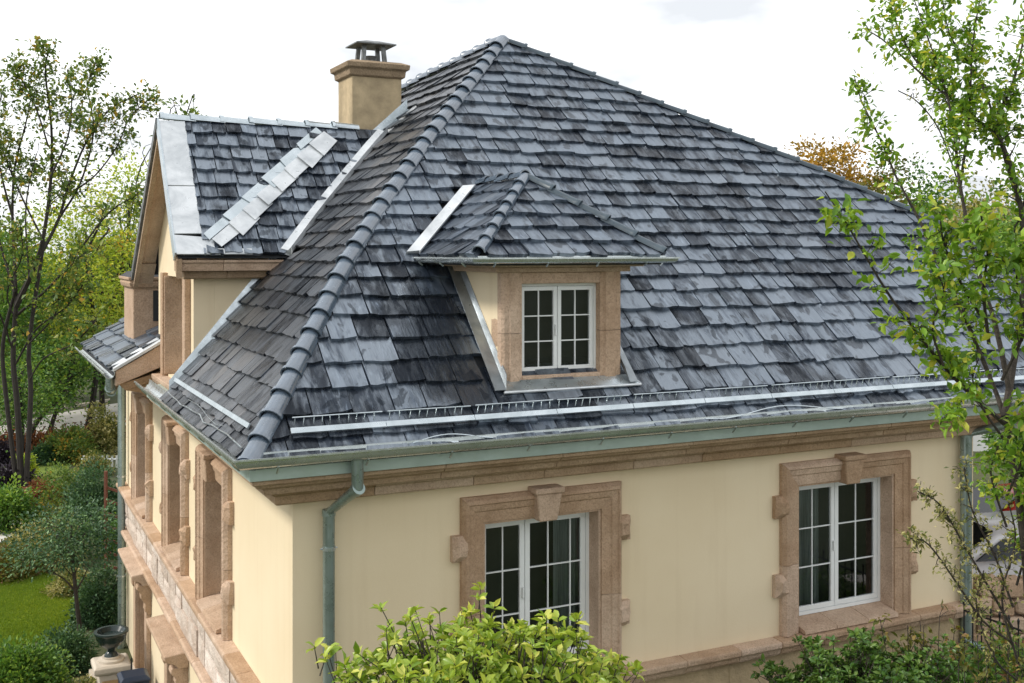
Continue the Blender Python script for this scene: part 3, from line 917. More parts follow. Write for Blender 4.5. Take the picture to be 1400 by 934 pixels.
# ---- roof decks
deck = MB()
def hip_pt(y, dz=0): return (hipx(y), y, fz(y) + dz)
ysamp = [YE, 0, .8, 1.33, 1.6, 2.09, 2.6, 3.14, 4, 5.07]
lower = -.012
front_poly = [hip_pt(y, lower) for y in ysamp] + [(x, y, fz(y) + lower) for y, x in RH[1:]] + [(14.6, YE, fz(YE)+lower)]
deck.add(front_poly, [tuple(range(len(front_poly)))])
gl_x = sorted(set([XE] + [x for x in GH if XE < x < 4.97]))
for a, b in zip(gl_x[:-1], gl_x[1:]):
    za, zb = gz(a), gz(b)
    deck.add([(a, za+1.57, za+lower), (b, zb+1.57, zb+lower), (b, 9.2 if a > .9 else 4.9, zb+lower), (a, 9.2 if a > .9 else 4.9, za+lower)], [(0, 1, 2, 3)])
# back and right slopes close the roof
deck.add([tuple(APEX), (4.45, 9.2, 3.05), (7.0, 12, .5), (14.7, 12.0, fz(.45)), (14.7, .45, fz(.45)), (8.3, 3.58, 2.0)], [(0, 1, 2, 3), (0, 3, 4, 5)])
deck.add([(4.45, 9.2, 3.05), (7.0, 12, .5), (-.3, 12, -2.0), (-.3, 9.2, -1.9)], [(0, 1, 2, 3)])
ROOF = deck.build('roof', M['deck'], HOUSE, fix=False)
gd = MB()
gd.add([(G_X0, G_Y0, G_Z0-.015), (gx(G_Z0)+.3, G_Y0, G_Z0-.015), (gx(G_ZR)+.3, G_YR, G_ZR-.015), (G_X0, G_YR, G_ZR-.015),
        (gx(G_ZR)+.3, G_YF, G_ZF), (G_X0, G_YF, G_ZF)], [(0, 1, 2, 3), (3, 2, 4, 5)])
GABLE_ROOF = gd.build('gable_roof', M['deck'], HOUSE, fix=False)
dd_ = MB()
zl = DE['z'] - .012
dd_.add([(DE['x0'], DE['y'], zl), (DE['x1'], DE['y'], zl), (DE['ax'], DE['ay'], DE['az']-.012), (DE['ax'], DE['az']+1.6, DE['az']-.012), (DE['x0'], 1.5, zl), (DE['x1'], 1.5, zl)],
        [(0, 1, 2), (0, 2, 3, 4), (1, 5, 3, 2)])
dd_.box((DE['x0']+.04, DE['y']+.04, DE['z']-.075), (DE['x1']-.04, 1.4, DE['z']-.03))
DORMER_ROOF = dd_.build('dormer_roof', M['deck'], HOUSE, fix=False)
wd_ = MB()
wz = lambda x: WG['z0'] + (x - WG['x0'])*WG['k'] - .012
wd_.prism([(WG['x0'], WG['y0'], wz(WG['x0'])), (WG['x1'], WG['y0'], wz(WG['x1'])), (WG['x1'], WG['y0'], wz(WG['x1'])-.1), (WG['x0'], WG['y0'], wz(WG['x0'])-.1)], (0, WG['y1']-WG['y0'], 0))
WING_ROOF = wd_.build('wing_roof', M['deck'], HOUSE)
PAR = dict(roof=ROOF, gable_roof=GABLE_ROOF, dormer_roof=DORMER_ROOF, wing_roof=WING_ROOF)

# ---- turn the slates into objects: the 300 that show largest singly, the rest as one part
def scr_area(sh):
    vs, fs = sh[0], sh[1]
    pts = np.array([vs[i] for i in fs[0]])
    x, y = proj(pts)
    cxm, cym = x.mean(), y.mean()
    if not (5 < cxm < 1390 and 0 < cym < 930): return 0
    if cxm > 1180 and cym > 240: return 1
    return .5 * abs(np.dot(x, np.roll(y, -1)) - np.dot(y, np.roll(x, -1)))
order = sorted(range(len(shingles)), key=lambda i: -scr_area(shingles[i]))
def slate_mesh(name, items, mats):
    V, Fc, UV, RV, MI = [], [], [], [], []
    for vs, fs, uv, rv, mk, pk in items:
        n = len(V)
        V += vs; RV += [rv]*len(vs); UV += uv
        Fc += [tuple(i+n for i in f) for f in fs]
        MI += [mats.index(mk)] * len(fs)
    me = bpy.data.meshes.new(name)
    me.from_pydata(V, [], Fc)
    for k in mats: me.materials.append(M[k])
    me.polygons.foreach_set('material_index', MI)
    ul = me.uv_layers.new(name='UVMap')
    vi = np.empty(len(me.loops), dtype=np.int32); me.loops.foreach_get('vertex_index', vi)
    ul.data.foreach_set('uv', np.array(UV, dtype=np.float32)[vi].ravel())
    a = me.attributes.new('rnd', 'FLOAT', 'POINT'); a.data.foreach_set('value', np.array(RV, dtype=np.float32))
    return me
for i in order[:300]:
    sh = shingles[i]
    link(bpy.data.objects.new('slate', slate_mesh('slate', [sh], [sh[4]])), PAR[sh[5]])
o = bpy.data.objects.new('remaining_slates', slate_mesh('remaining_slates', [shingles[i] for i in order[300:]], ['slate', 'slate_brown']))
tag(link(o, ROOF), kind='stuff')

# ---- ridge and hip tiles
def cap_tiles(path, r, step, parent, mat, name='hip_tile', up=(0, 0, 1), lap=1.18, flare=1.14, th=.016, lift=0.0, arc=1.05, limit=None):
    P = [np.asarray(p, float) for p in path]
    seg = [np.linalg.norm(P[i+1]-P[i]) for i in range(len(P)-1)]
    cum = np.concatenate([[0], np.cumsum(seg)])
    def at_s(s):
        s = min(max(s, 0), cum[-1])
        i = min(int(np.searchsorted(cum, s, side='right')) - 1, len(P)-2)
        return P[i] + (P[i+1]-P[i]) * (s - cum[i]) / seg[i]
    n = max(1, int(round(cum[-1] / step)))
    st = cum[-1] / n
    for k in range(n):
        a, b = at_s(k*st), at_s(min(cum[-1], (k + lap)*st))
        t = (b - a) / np.linalg.norm(b - a)
        side = np.cross(t, np.array(up, float)); side /= np.linalg.norm(side)
        nn = np.cross(side, t)
        jt = rnd.uniform(-.006, .006)
        rings = []
        m = 10
        for f_, rr, hh in ((0.0, r*flare, .030), (.10, r*flare, .027), (.13, r*1.04, .020), (1.0, r*.93, .0)):
            c = a + (b-a)*f_ + nn*(hh + lift + jt) + side*jt
            for th_in in (0,):
                outer = [c + rr*(math.cos(q)*side + math.sin(q)*nn) for q in np.linspace(math.pi/2 - arc*math.pi/2, math.pi/2 + arc*math.pi/2, m)]
                inner = [c + (rr-th)*(math.cos(q)*side + math.sin(q)*nn) for q in np.linspace(math.pi/2 + arc*math.pi/2, math.pi/2 - arc*math.pi/2, m)]
            rings.append(outer + inner)
        MB().loft(rings).build(name, mat, parent, smooth=True)
near_hip = [hip_pt(y, .035) for y in [YE - .02] + ysamp[1:]]
cap_tiles(near_hip, .112, .325, ROOF, M['hip'])
e0 = np.array(near_hip[0]); e1 = np.array(near_hip[1])
tdir = (e1-e0)/np.linalg.norm(e1-e0); sdir = np.cross(tdir, (0, 0, 1)); sdir /= np.linalg.norm(sdir); ndir = np.cross(sdir, tdir)
b = MB()
ring = [e0 - tdir*.012 + ndir*.03 + .118*(math.cos(q)*sdir + math.sin(q)*ndir) for q in np.linspace(-.15, math.pi+.15, 14)]
ring2 = [p - tdir*.03 + ndir*.0 for p in [e0 + ndir*.03 + (np.array(p) - e0 - ndir*.03)*.8 for p in ring]]
b.loft([ring, ring2]); b.build('hip_end_cap', M['hip'], ROOF, smooth=True)
right_hip = [(x, y, fz(y)+.05) for y, x in RH[::-1]]
cap_tiles(right_hip, .075, .42, ROOF, M['ridge'], 'ridge_tile')
back_hip = [(4.45, 9.2, 3.05+.05), (4.75, 6.9, gz(4.75)+.05), (4.96, 5.07, 3.55)]
cap_tiles(back_hip, .10, .40, ROOF, M['hip'], 'ridge_tile')
tip = MB(); tip.lathe((4.96, 5.07, 3.52), [(.13, 0), (.12, .06), (.05, .12), (.0, .13)], 12); tip.build('apex_cap', M['hip'], ROOF, smooth=True)
cap_tiles([(G_X0, G_YR, G_ZR+.03), (2.72, G_YR, G_ZR+.03)], .085, .46, GABLE_ROOF, M['zinc'], 'ridge_tile')
dax, day, daz = DE['ax'], DE['ay'], DE['az']
cap_tiles([(DE['x0']+.02, DE['y']+.02, DE['z']+.05), (dax, day, daz+.05)], .075, .28, DORMER_ROOF, M['hip'])
cap_tiles([(DE['x1']-.02, DE['y']+.02, DE['z']+.05), (dax, day, daz+.05)], .065, .42, DORMER_ROOF, M['ridge'])
cap_tiles([(dax, day, daz+.04), (dax, daz+1.57, daz+.04)], .07, .4, DORMER_ROOF, M['hip'], 'ridge_tile')

# ------------------------------------------------------------------ dormer
DF = Frame('front', D_Y0)
DORMER = part('dormer')
for x in (D_X0 + .02, D_X1 - .14):   # cheeks
    b = MB(); b.prism([(x, D_Y0 + .05, -1.62), (x, D_Y0 + .05, -.2), (x, 1.45, -.2)], (.12, 0, 0))
    b.build('cheek_wall', M['stucco'], DORMER)
d_op = (2.76, 3.84, -1.50, -.40)
DPAN = part('dormer_front')
for side, (a, c) in ((-1, (D_X0, d_op[0])), (1, (d_op[1], D_X1))):
    b = MB()
    w = c - a
    pr = [(0, -.08), (0, .02), (.03, .05), (w*.30, .055), (w*.36, .075), (w*.80, .07), (w*.86, .04), (w, .03), (w, -.16), (w*.5, -.16)]
    f_ = (lambda t: a + t) if side < 0 else (lambda t: c - t)
    for z0, z1 in ((-1.56, -.99), (-.984, -.262)):
        b.loft([[DF(f_(t), d, z0) for t, d in pr], [DF(f_(t), d, z1) for t, d in pr]])
    b.build('pilaster', M['stone'], DPAN)
b = MB(); DF.box(b, d_op[0], d_op[1], -.16, .035, d_op[3], -.262); b.build('lintel', M['stone'], DPAN, bevel=.01)
b = MB(); DF.box(b, d_op[0], d_op[1], -.16, .045, -1.575, d_op[2]); b.build('sill', M['stone'], DPAN, bevel=.01)
rk = MB(); rk.box((D_X0+.14, .25, -1.6), (D_X1-.16, .3, -.2)); rk.build('room_lining', M['room'], DORMER)
rock(Frame('left', D_X0+.02), D_Y0+.06, D_Y0+.30, -.01, .012, -1.15, -.82, 'cheek_quoin', DORMER, 5)
glazed('dormer_window', DF, d_op[0]+.002, d_op[1]-.002, d_op[2]+.002, d_op[3]-.002, -.07, (2, 2), HOUSE, fw=.032, sw=.05, bar=.014)
b = MB()   # eave boards under the dormer gutter
for (z0, z1, e) in ((-.262, -.20, .10), (-.198, -.115, .22)):
    b.box((D_X0 - e, D_Y0 - e, z0), (D_X1 + e, 1.3, z1))
b.build('eave_board', M['stone_cornice'], DORMER, bevel=.008)
def roof_pt(x, y, h): return (x, y - h*SQ, fz(y) + h*SQ)
DFL = part('dormer_flashing')
# apron in front, folded strips along the cheeks
b = MB()
b.add([(D_X0-.07, D_Y0-.045, -1.55), (D_X1+.10, D_Y0-.045, -1.555), roof_pt(D_X1+.16, -.15, .095), roof_pt(D_X0-.03, -.15, .095), roof_pt(D_X1+.16, -.175, .06), roof_pt(D_X0-.03, -.175, .06)], [(0, 1, 2, 3)])
o = b.build('apron', M['zinc'], DFL, fix=False)
sm = o.modifiers.new('s', 'SOLIDIFY'); sm.thickness = .012
b = MB(); b.tube([roof_pt(D_X0-.05, -.16, .10), roof_pt(D_X1+.18, -.16, .10)], .017, 6); b.tube([roof_pt(D_X1+.18, -.16, .10), (D_X1+.12, D_Y0-.04, -1.55)], .015, 6)
b.build('apron_lip', M['zinc_white'], DFL)
for x0, x1, xt in ((D_X0-.16, D_X0-.02, D_X0+.012), (D_X1+.14, D_X1+.02, D_X1+.003)):
    b = MB()
    for yy in (-.13, 1.55):
        pass
    b.add([roof_pt(x0, -.14, .118), roof_pt(x1, -.14, .118), roof_pt(x1, 1.5, .118), roof_pt(x0, 1.5, .118), roof_pt(xt, -.02, .19), roof_pt(xt, 1.42, .19)],
          [(0, 1, 2, 3), (1, 4, 5, 2)])
    o = b.build('step_flashing', M['zinc_dull'], DFL, fix=False)
    sm = o.modifiers.new('s', 'SOLIDIFY'); sm.thickness = .01
# bright valley sheets where the dormer roof meets the slope
for sgn, xe in ((-1, DE['x0']), (1, DE['x1'])):
    b = MB()
    a0, a1 = np.array((xe, DE['z']+1.57, DE['z'])), np.array((DE['ax'], DE['az']+1.57, DE['az']))
    ring = [(sgn*.20, -.085, .085), (sgn*.03, -.09, .10), (sgn*.06, -.20, .10), (sgn*.06, -.20, .08), (0, 0, .02), (sgn*.20, -.05, .05)]
    b.loft([[a0 + np.array(q) for q in ring], [a1*.92 + a0*.08 + np.array(q) for q in ring]])
    b.build('valley_sheet', M['zinc_white'], DFL)

# ------------------------------------------------------------------ gutters
def gutter(name, path, r, mat, parent, joints=1.0, brackets=.9, up=0.0):
    """half-round gutter along a horizontal polyline, joint bands and brackets as sub-parts"""
    P = [np.asarray(p, float) for p in path]
    qs = np.linspace(math.pi, 2*math.pi, 9)
    prof = [(r*math.cos(q), r*math.sin(q)) for q in qs]                       # offset sideways, z
    prof = [(-r-.016, .012), (-r-.016, -.006)] + prof + [(r + .004, .03), (r - .006, .03)] + [((r-.008)*math.cos(q), (r-.008)*math.sin(q)) for q in qs[::-1]] + [(-r+.008, .012)]
    rings = []
    for k, p in enumerate(P):
        a = P[max(k-1, 0)]; c = P[min(k+1, len(P)-1)]
        if k in (0, len(P)-1):
            t = (c - a); t /= np.linalg.norm(t)
            s_ = np.cross(t, (0, 0, 1)); mi = s_
        else:
            t0 = (p - a)/np.linalg.norm(p - a); t1 = (c - p)/np.linalg.norm(c - p)
            s0, s1 = np.cross(t0, (0, 0, 1)), np.cross(t1, (0, 0, 1))
            mi = (s0 + s1); mi = mi / (mi @ s0)
        rings.append([p - mi*d*-1*-1 + np.array((0, 0, z)) if False else p + mi*(-d) + np.array((0, 0, z)) for d, z in prof])
    G = MB().loft(rings).build(name, mat, parent, smooth=True)
    for k in range(len(P)-1):
        L = np.linalg.norm(P[k+1]-P[k]); t = (P[k+1]-P[k])/L
        s_ = np.cross(t, (0, 0, 1))
        x = joints*.6
        while x < L - .1:
            c = P[k] + t*x
            b = MB()
            rr = [[c + t*dx + s_*(-(r+.004)*math.cos(q)) + np.array((0, 0, (r+.004)*math.sin(q))) for q in np.linspace(math.pi, 2*math.pi, 9)] for dx in (-.015, .015)]
            ri = [[c + t*dx + s_*(-(r-.002)*math.cos(q)) + np.array((0, 0, (r-.002)*math.sin(q))) for q in np.linspace(2*math.pi, math.pi, 9)] for dx in (-.015, .015)]
            b.loft([rr[0]+ri[0], rr[1]+ri[1]]); b.build('joint_band', M['gutter'], G, smooth=True)
            x += joints
        x = brackets*.35
        while x < L - .1:
            c = P[k] + t*x
            b = MB()
            b.tube([c + s_*(r*.5) + np.array((0, 0, -r*.86)), c + s_*(r*.25) + np.array((0, 0, -r*1.15)), c + s_*(-.02) + np.array((0, 0, -r*1.55))], .012, 5)
            b.build('bracket', M['zinc'], G)
            x += brackets
    return G
GX, GY, GZt = XE - .075, YE - .095, -2.085
gutter('gutter', [(GX, 6.55, GZt), (GX, GY, GZt), (14.6, GY, GZt)], .112, M['gutter'], HOUSE, .80, .95)
gutter('dormer_gutter', [(DE['x0']-.05, 1.5, -.095), (DE['x0']-.05, DE['y']-.055, -.095), (DE['x1']+.05, DE['y']-.055, -.095), (DE['x1']+.05, 1.45, -.095)], .06, M['gutter'], HOUSE, 1.3, .68)
gutter('wing_gutter', [(WG['x0']-.06, WG['y1'], -2.06), (WG['x0']-.06, WG['y0']-.05, -2.06)], .085, M['gutter'], HOUSE, 1.4, .9)

# ---- downpipes
def pipe(name, path, r, clips, elbows=True):
    b = MB(); b.tube(path, r, 14)
    D = b.build(name, M['pipe'], HOUSE, smooth=True)
    for c in clips:
        k = MB(); k.tube([(c[0], c[1], c[2]-.02), (c[0], c[1], c[2]+.02)], r + .009, 14)
        k.tube([(c[0]-r-.03, c[1], c[2]), (c[0]+r+.03, c[1], c[2])], .008, 5)
        k.build('pipe_clip', M['zinc'], D)
    if elbows:
        for p, q in zip(path[1:-1], path[2:]):
            p = np.array(p, float); q = np.array(q, float); t = (q-p)/np.linalg.norm(q-p)
            k = MB(); k.tube([p - t*.035, p + t*.035], r + .008, 14); k.build('elbow_collar', M['pipe'], D, smooth=True)
    return D
pipe('downpipe', [(.50, GY+.02, -2.16), (.50, GY+.02, -2.50), (.37, -.12, -2.86), (.37, -.12, GZ0)], .066, [(.37, -.12, -3.25), (.37, -.12, -5.6)])
pipe('downpipe', [(10.35, GY+.05, -2.16), (10.35, GY+.05, -2.5), (10.06, -.12, -2.72), (10.06, -.12, -5.75), (10.2, -.3, -5.86)], .084, [(10.06, -.12, -3.05), (10.06, -.12, -4.6)])
pipe('downpipe', [(-.98, 8.3, -2.16), (-.98, 8.3, -2.38), (-.95, 8.4, -2.44), (-.14, 13.9, -2.62), (-.14, 13.95, -2.75), (-.14, 13.95, GZ0)], .08, [(-.14, 13.95, -5.0), (-.14, 13.95, -7.2)])

# ---- snow guards: a bent metal strip with a comb of wire loops
def snow_guard(pts_fn, u0, u1, mat, name='snow_guard', loops=True, seglen=1.05):
    root = part(name)
    u = u0
    while u < u1 - .05:
        n = min(u1, u + seglen)
        b = MB()
        a_, c_ = [], []
        for s_, h in ((-.020, .100), (-.020, .122), (.018, .133), (.024, .118)):
            a_.append(pts_fn(u + .004, s_, h)); c_.append(pts_fn(n - .004, s_, h))
        b.loft([a_, c_]); b.build('guard_strip', M['zinc'], root)
        if loops:
            w = MB()
            x = u + .06
            while x < n - .05:
                w.tube([pts_fn(x, .045, .10), pts_fn(x + rnd.uniform(-.01, .01), .075, .185)], .006, 4)
                x += rnd.uniform(.085, .12)
            w.tube([pts_fn(u + .03, .075, .185), pts_fn(n - .03, .075, .185 + rnd.uniform(-.012, .012))], .0075, 4)
            w.build('wire_comb', M['zinc'], root)
        u = n
SGY = -.395
snow_guard(lambda u, s, h: S_front(u, (SGY - YE)/SQ + s*1.6, h), -.15, 14.4, M['zinc'])
sgs = float(np.interp(fz(SGY + .02), zs_l, sl_l))
snow_guard(lambda u, s, h: S_left(u, sgs + s*1.4, h), -.05, 4.7, M['zinc'], loops=False, seglen=1.3)
# loose wires lying on the lowest courses
def wire(pts, r=.008): MB().tube(pts, r, 5).build('roof_wire', M['zinc'], ROOF)
wire([S_front(u_, .12 + .05*math.sin(u_*5.0), .09) for u_ in np.linspace(1.15, 2.1, 12)])
wire([S_front(u_, .14 + .06*math.sin(u_*3.1 + 1), .09) for u_ in np.linspace(5.0, 7.2, 16)])
wire([S_left(u_, .13 + .02*math.sin(u_*3.0) + rnd.uniform(-.02, .02), .10) for u_ in np.linspace(-.3, 4.6, 13)], .009)
wire([S_left(u_, .20 + .03*math.sin(u_*2.0+2) + rnd.uniform(-.02, .02), .10) for u_ in np.linspace(.9, 3.2, 9)], .005)
ez = MB()
for uu in np.arange(-.2, 14.4, 1.0):
    ez.add([S_front(uu, -.02, .07), S_front(uu+.99, -.02, .07), S_front(uu+.99, .10, .075), S_front(uu, .10, .075)], [(0, 1, 2, 3)])
ez.build('eave_sheet', M['zinc'], ROOF, fix=False)

# ------------------------------------------------------------------ gable on the left
GAB = part('gable')
GE = Frame('left', G_END)
g_op = (5.25, 7.15, -2.05, -.42)
wall('gable_end_wall', GE, G_WALL, 8.15, -2.5, -.30, .30, [g_op], M['stucco'], GAB)
b = MB()
b.prism([(G_END, G_WALL, -.30), (G_END, 8.15, -.30), (G_END, 8.15, .15), (G_END, G_YR + .0, G_ZR - .18), (G_END, G_WALL, .30)], (.3, 0, 0))
b.build('gable_top_wall', M['stucco'], GAB)
b = MB(); b.box((G_END + .301, G_WALL, -2.4), (2.2, G_WALL + .25, .2)); b.build('gable_side_wall', M['stucco'], GAB)
b = MB()
for u0_, u1_, d0_, d1_, z0_, z1_ in ((g_op[0] + .001, g_op[0] + .03, -.28, .06, g_op[2], g_op[3]), (g_op[1] - .03, g_op[1] - .001, -.28, .06, g_op[2], g_op[3]),
        (g_op[0] - .22, g_op[0], .001, .09, g_op[2] - .1, g_op[3] + .05), (g_op[1], g_op[1] + .22, .001, .09, g_op[2] - .1, g_op[3] + .05)):
    b = MB(); GE.box(b, u0_, u1_, d0_, d1_, z0_, z1_); b.build('jamb', M['stone'], GAB, bevel=.008)
glazed('gable_window', GE, g_op[0]+.031, g_op[1]-.031, g_op[2], g_op[3], -.24, (2, 2), HOUSE)
b = MB()  # rounded corbel under the gable wall
rr = []
for z, e in ((-2.34, .02), (-2.26, .10), (-2.20, .18), (-2.14, .20), (-2.08, .20)):
    rr.append([(G_END + .3, G_WALL - e*.6, z), (G_END + .3, 7.6, z), (G_END - e, 7.6, z), (G_END - e, G_WALL + .1 - e*.3, z), (G_END - e*.6, G_WALL - e*.6, z)])
b.loft(rr); b.build('corbel', M['stone'], GAB, bevel=.008)
gc_ = part('gable_cornice')
GN = Frame('front', G_WALL)
run_blocks(GN, [(0, -.14), (.43, -.14), (.43, -.175), (.40, -.19), (.38, -.30), (.0, -.30)], G_X0 + .02, 1.25, .75, M['stone'], gc_, 'cornice_stone')
run_blocks(GN, [(0, -.304), (.24, -.304), (.235, -.40), (.20, -.42), (0, -.42)], G_X0 + .12, 1.05, .75, M['stone_cornice'], gc_, 'cornice_stone')
# verge sheets, barge boards, soffit
vg = part('gable_verge')
for t0, t1 in ((.14, .48), (.485, .985)):
    b = MB()
    s0, s1 = t0*g_len, t1*g_len
    x1_ = G_X0 + .37
    b.hexa([S_gab(G_X0-.03, s0, .05), S_gab(x1_, s0, .06), S_gab(x1_, s1, .06), S_gab(G_X0-.03, s1, .05),
            S_gab(G_X0-.03, s0, .075), S_gab(x1_, s0, .082), S_gab(x1_, s1, .082), S_gab(G_X0-.03, s1, .075)])
    b.build('verge_sheet', M['zinc_white'], vg, bevel=.004)
b = MB(); b.hexa([S_gab(G_X0-.045, 0.02, -.10), S_gab(G_X0-.02, 0.02, -.10), S_gab(G_X0-.02, g_len, -.10), S_gab(G_X0-.045, g_len, -.10),
                  S_gab(G_X0-.045, 0.02, .08), S_gab(G_X0-.02, 0.02, .08), S_gab(G_X0-.02, g_len, .08), S_gab(G_X0-.045, g_len, .08)])
b.build('verge_edge', M['zinc'], vg)
def slope_beam(y0, z0, y1, z1, x0, x1, dz0, dz1, name, mat):
    q = MB()
    q.hexa([(x0, y0, z0+dz0), (x1, y0, z0+dz0), (x1, y1, z1+dz0), (x0, y1, z1+dz0), (x0, y0, z0+dz1), (x1, y0, z0+dz1), (x1, y1, z1+dz1), (x0, y1, z1+dz1)])
    return q.build(name, mat, vg)
slope_beam(G_Y0, G_Z0, G_YR, G_ZR, G_X0-.018, G_X0+.06, -.30, -.04, 'barge_board', M['stone_cornice'])
slope_beam(G_YF, G_ZF, G_YR+.002, G_ZR, G_X0-.018, G_X0+.06, -.22, -.02, 'barge_board', M['stone_cornice'])
slope_beam(G_YF, G_ZF, G_YR+.002, G_ZR, G_X0-.06, G_X0-.02, -.10, .06, 'verge_edge', M['cowl'])
slope_beam(G_YF, G_ZF, G_YR+.01, G_ZR, G_X0+.062, G_END, -.14, -.10, 'soffit_board', M['stone'])
slope_beam(G_Y0+.1, G_Z0, G_YR-.01, G_ZR, G_X0+.062, G_END, -.16, -.12, 'soffit_board', M['stone'])
b = MB(); b.prism([(G_X0+.061, G_YF-.45, G_ZF+.2), (G_X0+.061, G_YF, G_ZF-.16), (G_X0+.061, G_YF, G_ZF-.04)], (.25, 0, 0)); b.build('barge_foot', M['stone'], vg)
# patch of bright metal tiles running up the near slope, and eave sheets
pt_ = part('metal_patch')
b = MB()
for a_, c_ in ((G_X0 - .02, .02), (.02, .55)):
    q = MB(); q.hexa([S_gab(a_, 0.0, .055), S_gab(c_, 0.0, .055), S_gab(c_, .10 + .2*(a_ < 0), .06), S_gab(a_, .10 + .25*(a_ < 0), .06), S_gab(a_, 0.0, .08), S_gab(c_, 0.0, .08), S_gab(c_, .10 + .2*(a_ < 0), .08), S_gab(a_, .10 + .25*(a_ < 0), .08)])
    q.build('eave_sheet', M['zinc_white'], pt_)
npt = 10
dgu, dgs = 2.05, 2.30                                       # direction of the patch on the slope
dgl = math.hypot(dgu, dgs); du_, ds_ = dgu/dgl, dgs/dgl
def S_dg(a, c, h): return S_gab(-.02 + a*du_ + c*ds_, .20 + a*ds_ - c*du_, h)
for mk, c0, c1, h0, n_ in (('zinc', -.17, .02, .085, 6), ('zinc_white', -.02, .25, .10, 8)):
    a_ = 0.06
    for k in range(n_):
        ln = (dgl - .06)/n_
        j0, j1, j2 = rnd.uniform(-.10, .06), rnd.uniform(-.09, .08), rnd.uniform(0, .02)
        q = MB()
        q.hexa([S_dg(a_ + j0*.6, c0, h0+j2+.01), S_dg(a_ - .05, c1 + j1, h0+j2+.01), S_dg(a_ + ln + .05, c1 + j1*.5, h0-.012), S_dg(a_ + ln + .08, c0 + .02, h0-.012),
                S_dg(a_ + j0*.6, c0, h0+j2+.022), S_dg(a_ - .05, c1 + j1, h0+j2+.022), S_dg(a_ + ln + .05, c1 + j1*.5, h0), S_dg(a_ + ln + .08, c0 + .02, h0)])
        q.build('metal_tile', M[mk], pt_)
        a_ += ln
# valley and wall flashings of the gable
fl = part('gable_flashing')
b = MB()
va = [(gx(z), g_y(z), z) for z in np.linspace(G_Z0 - .02, G_ZR - .1, 9)]
va = [np.array(p) for p in va]
b.loft([[p + (-.15, 0, .150), p + (-.05, -.03, .12), p + (-.02, -.10, .175), p + (0, -.10, .10), p + (0, 0, .03), p + (-.15, 0, .08)] for p in va])
b.build('valley_sheet', M['zinc_white'], fl)
b = MB()
xs_f = np.linspace(-.55, 1.05, 8)
b.loft([[(x, G_WALL - .20, gz(x) + .075), (x, G_WALL - .03, gz(x) + .085), (x, G_WALL - .012, gz(x) + .24), (x, G_WALL - .004, gz(x) + .24), (x, G_WALL - .01, gz(x)+.05), (x, G_WALL - .2, gz(x) + .06)] for x in xs_f])
b.build('step_flashing', M['zinc'], fl)

# ------------------------------------------------------------------ chimney
CH = part('chimney')
CX0, CX1, CY0, CY1, CZT = 2.70, 3.60, 6.30, 7.08, 3.02
b = MB(); b.box((CX0, CY0, 1.2), (CX1, CY1, CZT)); b.build('stack', M['stucco_chimney'], CH, bevel=.012)
b = MB()
rr = []
for e, z in ((.0, CZT-.05), (.05, CZT-.02), (.06, CZT+.08), (.11, CZT+.11), (.12, CZT+.19), (.0, CZT+.24)):
    rr.append([(CX0-e, CY0-e, z), (CX1+e, CY0-e, z), (CX1+e, CY1+e, z), (CX0-e, CY1+e, z)])
b.loft(rr); b.build('cap', M['stone_cap'], CH, bevel=.008)
cc = np.array(((CX0+CX1)/2 + .02, (CY0+CY1)/2, CZT+.22))
for sx in (-1, 1):
    for sy in (-1, 1):
        b = MB()
        b.hexa([tuple(cc + (sx*.20-.035, sy*.18-.035, 0)), tuple(cc + (sx*.20+.035, sy*.18-.035, 0)), tuple(cc + (sx*.20+.035, sy*.18+.035, 0)), tuple(cc + (sx*.20-.035, sy*.18+.035, 0)),
                tuple(cc + (sx*.17-.035, sy*.15-.035, .33)), tuple(cc + (sx*.17+.035, sy*.15-.035, .33)), tuple(cc + (sx*.17+.035, sy*.15+.035, .33)), tuple(cc + (sx*.17-.035, sy*.15+.035, .33))])
        b.build('cowl_post', M['cowl'], CH, bevel=.005)
b = MB()
b.loft([[tuple(cc + (sx*e, sy*e*.9, z)) for sx, sy in ((-1, -1), (1, -1), (1, 1), (-1, 1))] for e, z in ((.36, .33), (.36, .35), (.12, .42))])
b.build('cowl_roof', M['cowl'], CH)
b = MB(); b.lathe(tuple(cc), [(.10, 0), (.09, .12), (.11, .16), (.0, .17)], 12); b.build('flue', M['cowl'], CH, smooth=True)
b = MB()   # base flashing: on the gable slope and climbing the main slope
b.loft([[(x, CY0 - .16, max(gz(x), 1.90 if x < CX0+.15 else 0) + .08), (x, CY0 - .02, max(gz(x), 1.9 if x < CX0+.15 else 0) + .10), (x, CY0 - .006, gz(x) + (.28 if x > CX0+.2 else .42)), (x, CY0 - .001, gz(x) + (.28 if x > CX0+.2 else .42)), (x, CY0 - .003, gz(x)), (x, CY0-.16, gz(x))] for x in np.linspace(CX0-.02, CX1+.1, 7)])
b.build('base_flashing', M['zinc'], CH)
b = MB(); b.hexa([(CX0-.14, CY0-.1, 1.88), (CX0-.005, CY0-.1, 1.95), (CX0-.005, CY1, 1.95), (CX0-.14, CY1, 1.95), (CX0-.02, CY0-.02, 1.98), (CX0-.001, CY0-.02, 2.16), (CX0-.001, CY1, 2.16), (CX0-.02, CY1, 2.1)])
b.build('base_flashing', M['zinc'], CH)
b = MB()
for sx0, sx1 in ((CX1-.55, CX1-.2), (CX1-.18, CX1+.12), (CX1-.95, CX1-.62)):
    b.hexa([(sx0, CY0-.42, gz(sx0)+.075), (sx1, CY0-.42, gz(sx1)+.075), (sx1+.05, CY0-.2, gz(sx1+.05)+.08), (sx0+.05, CY0-.2, gz(sx0+.05)+.08),
            (sx0, CY0-.42, gz(sx0)+.09), (sx1, CY0-.42, gz(sx1)+.09), (sx1+.05, CY0-.2, gz(sx1+.05)+.095), (sx0+.05, CY0-.2, gz(sx0+.05)+.095)])
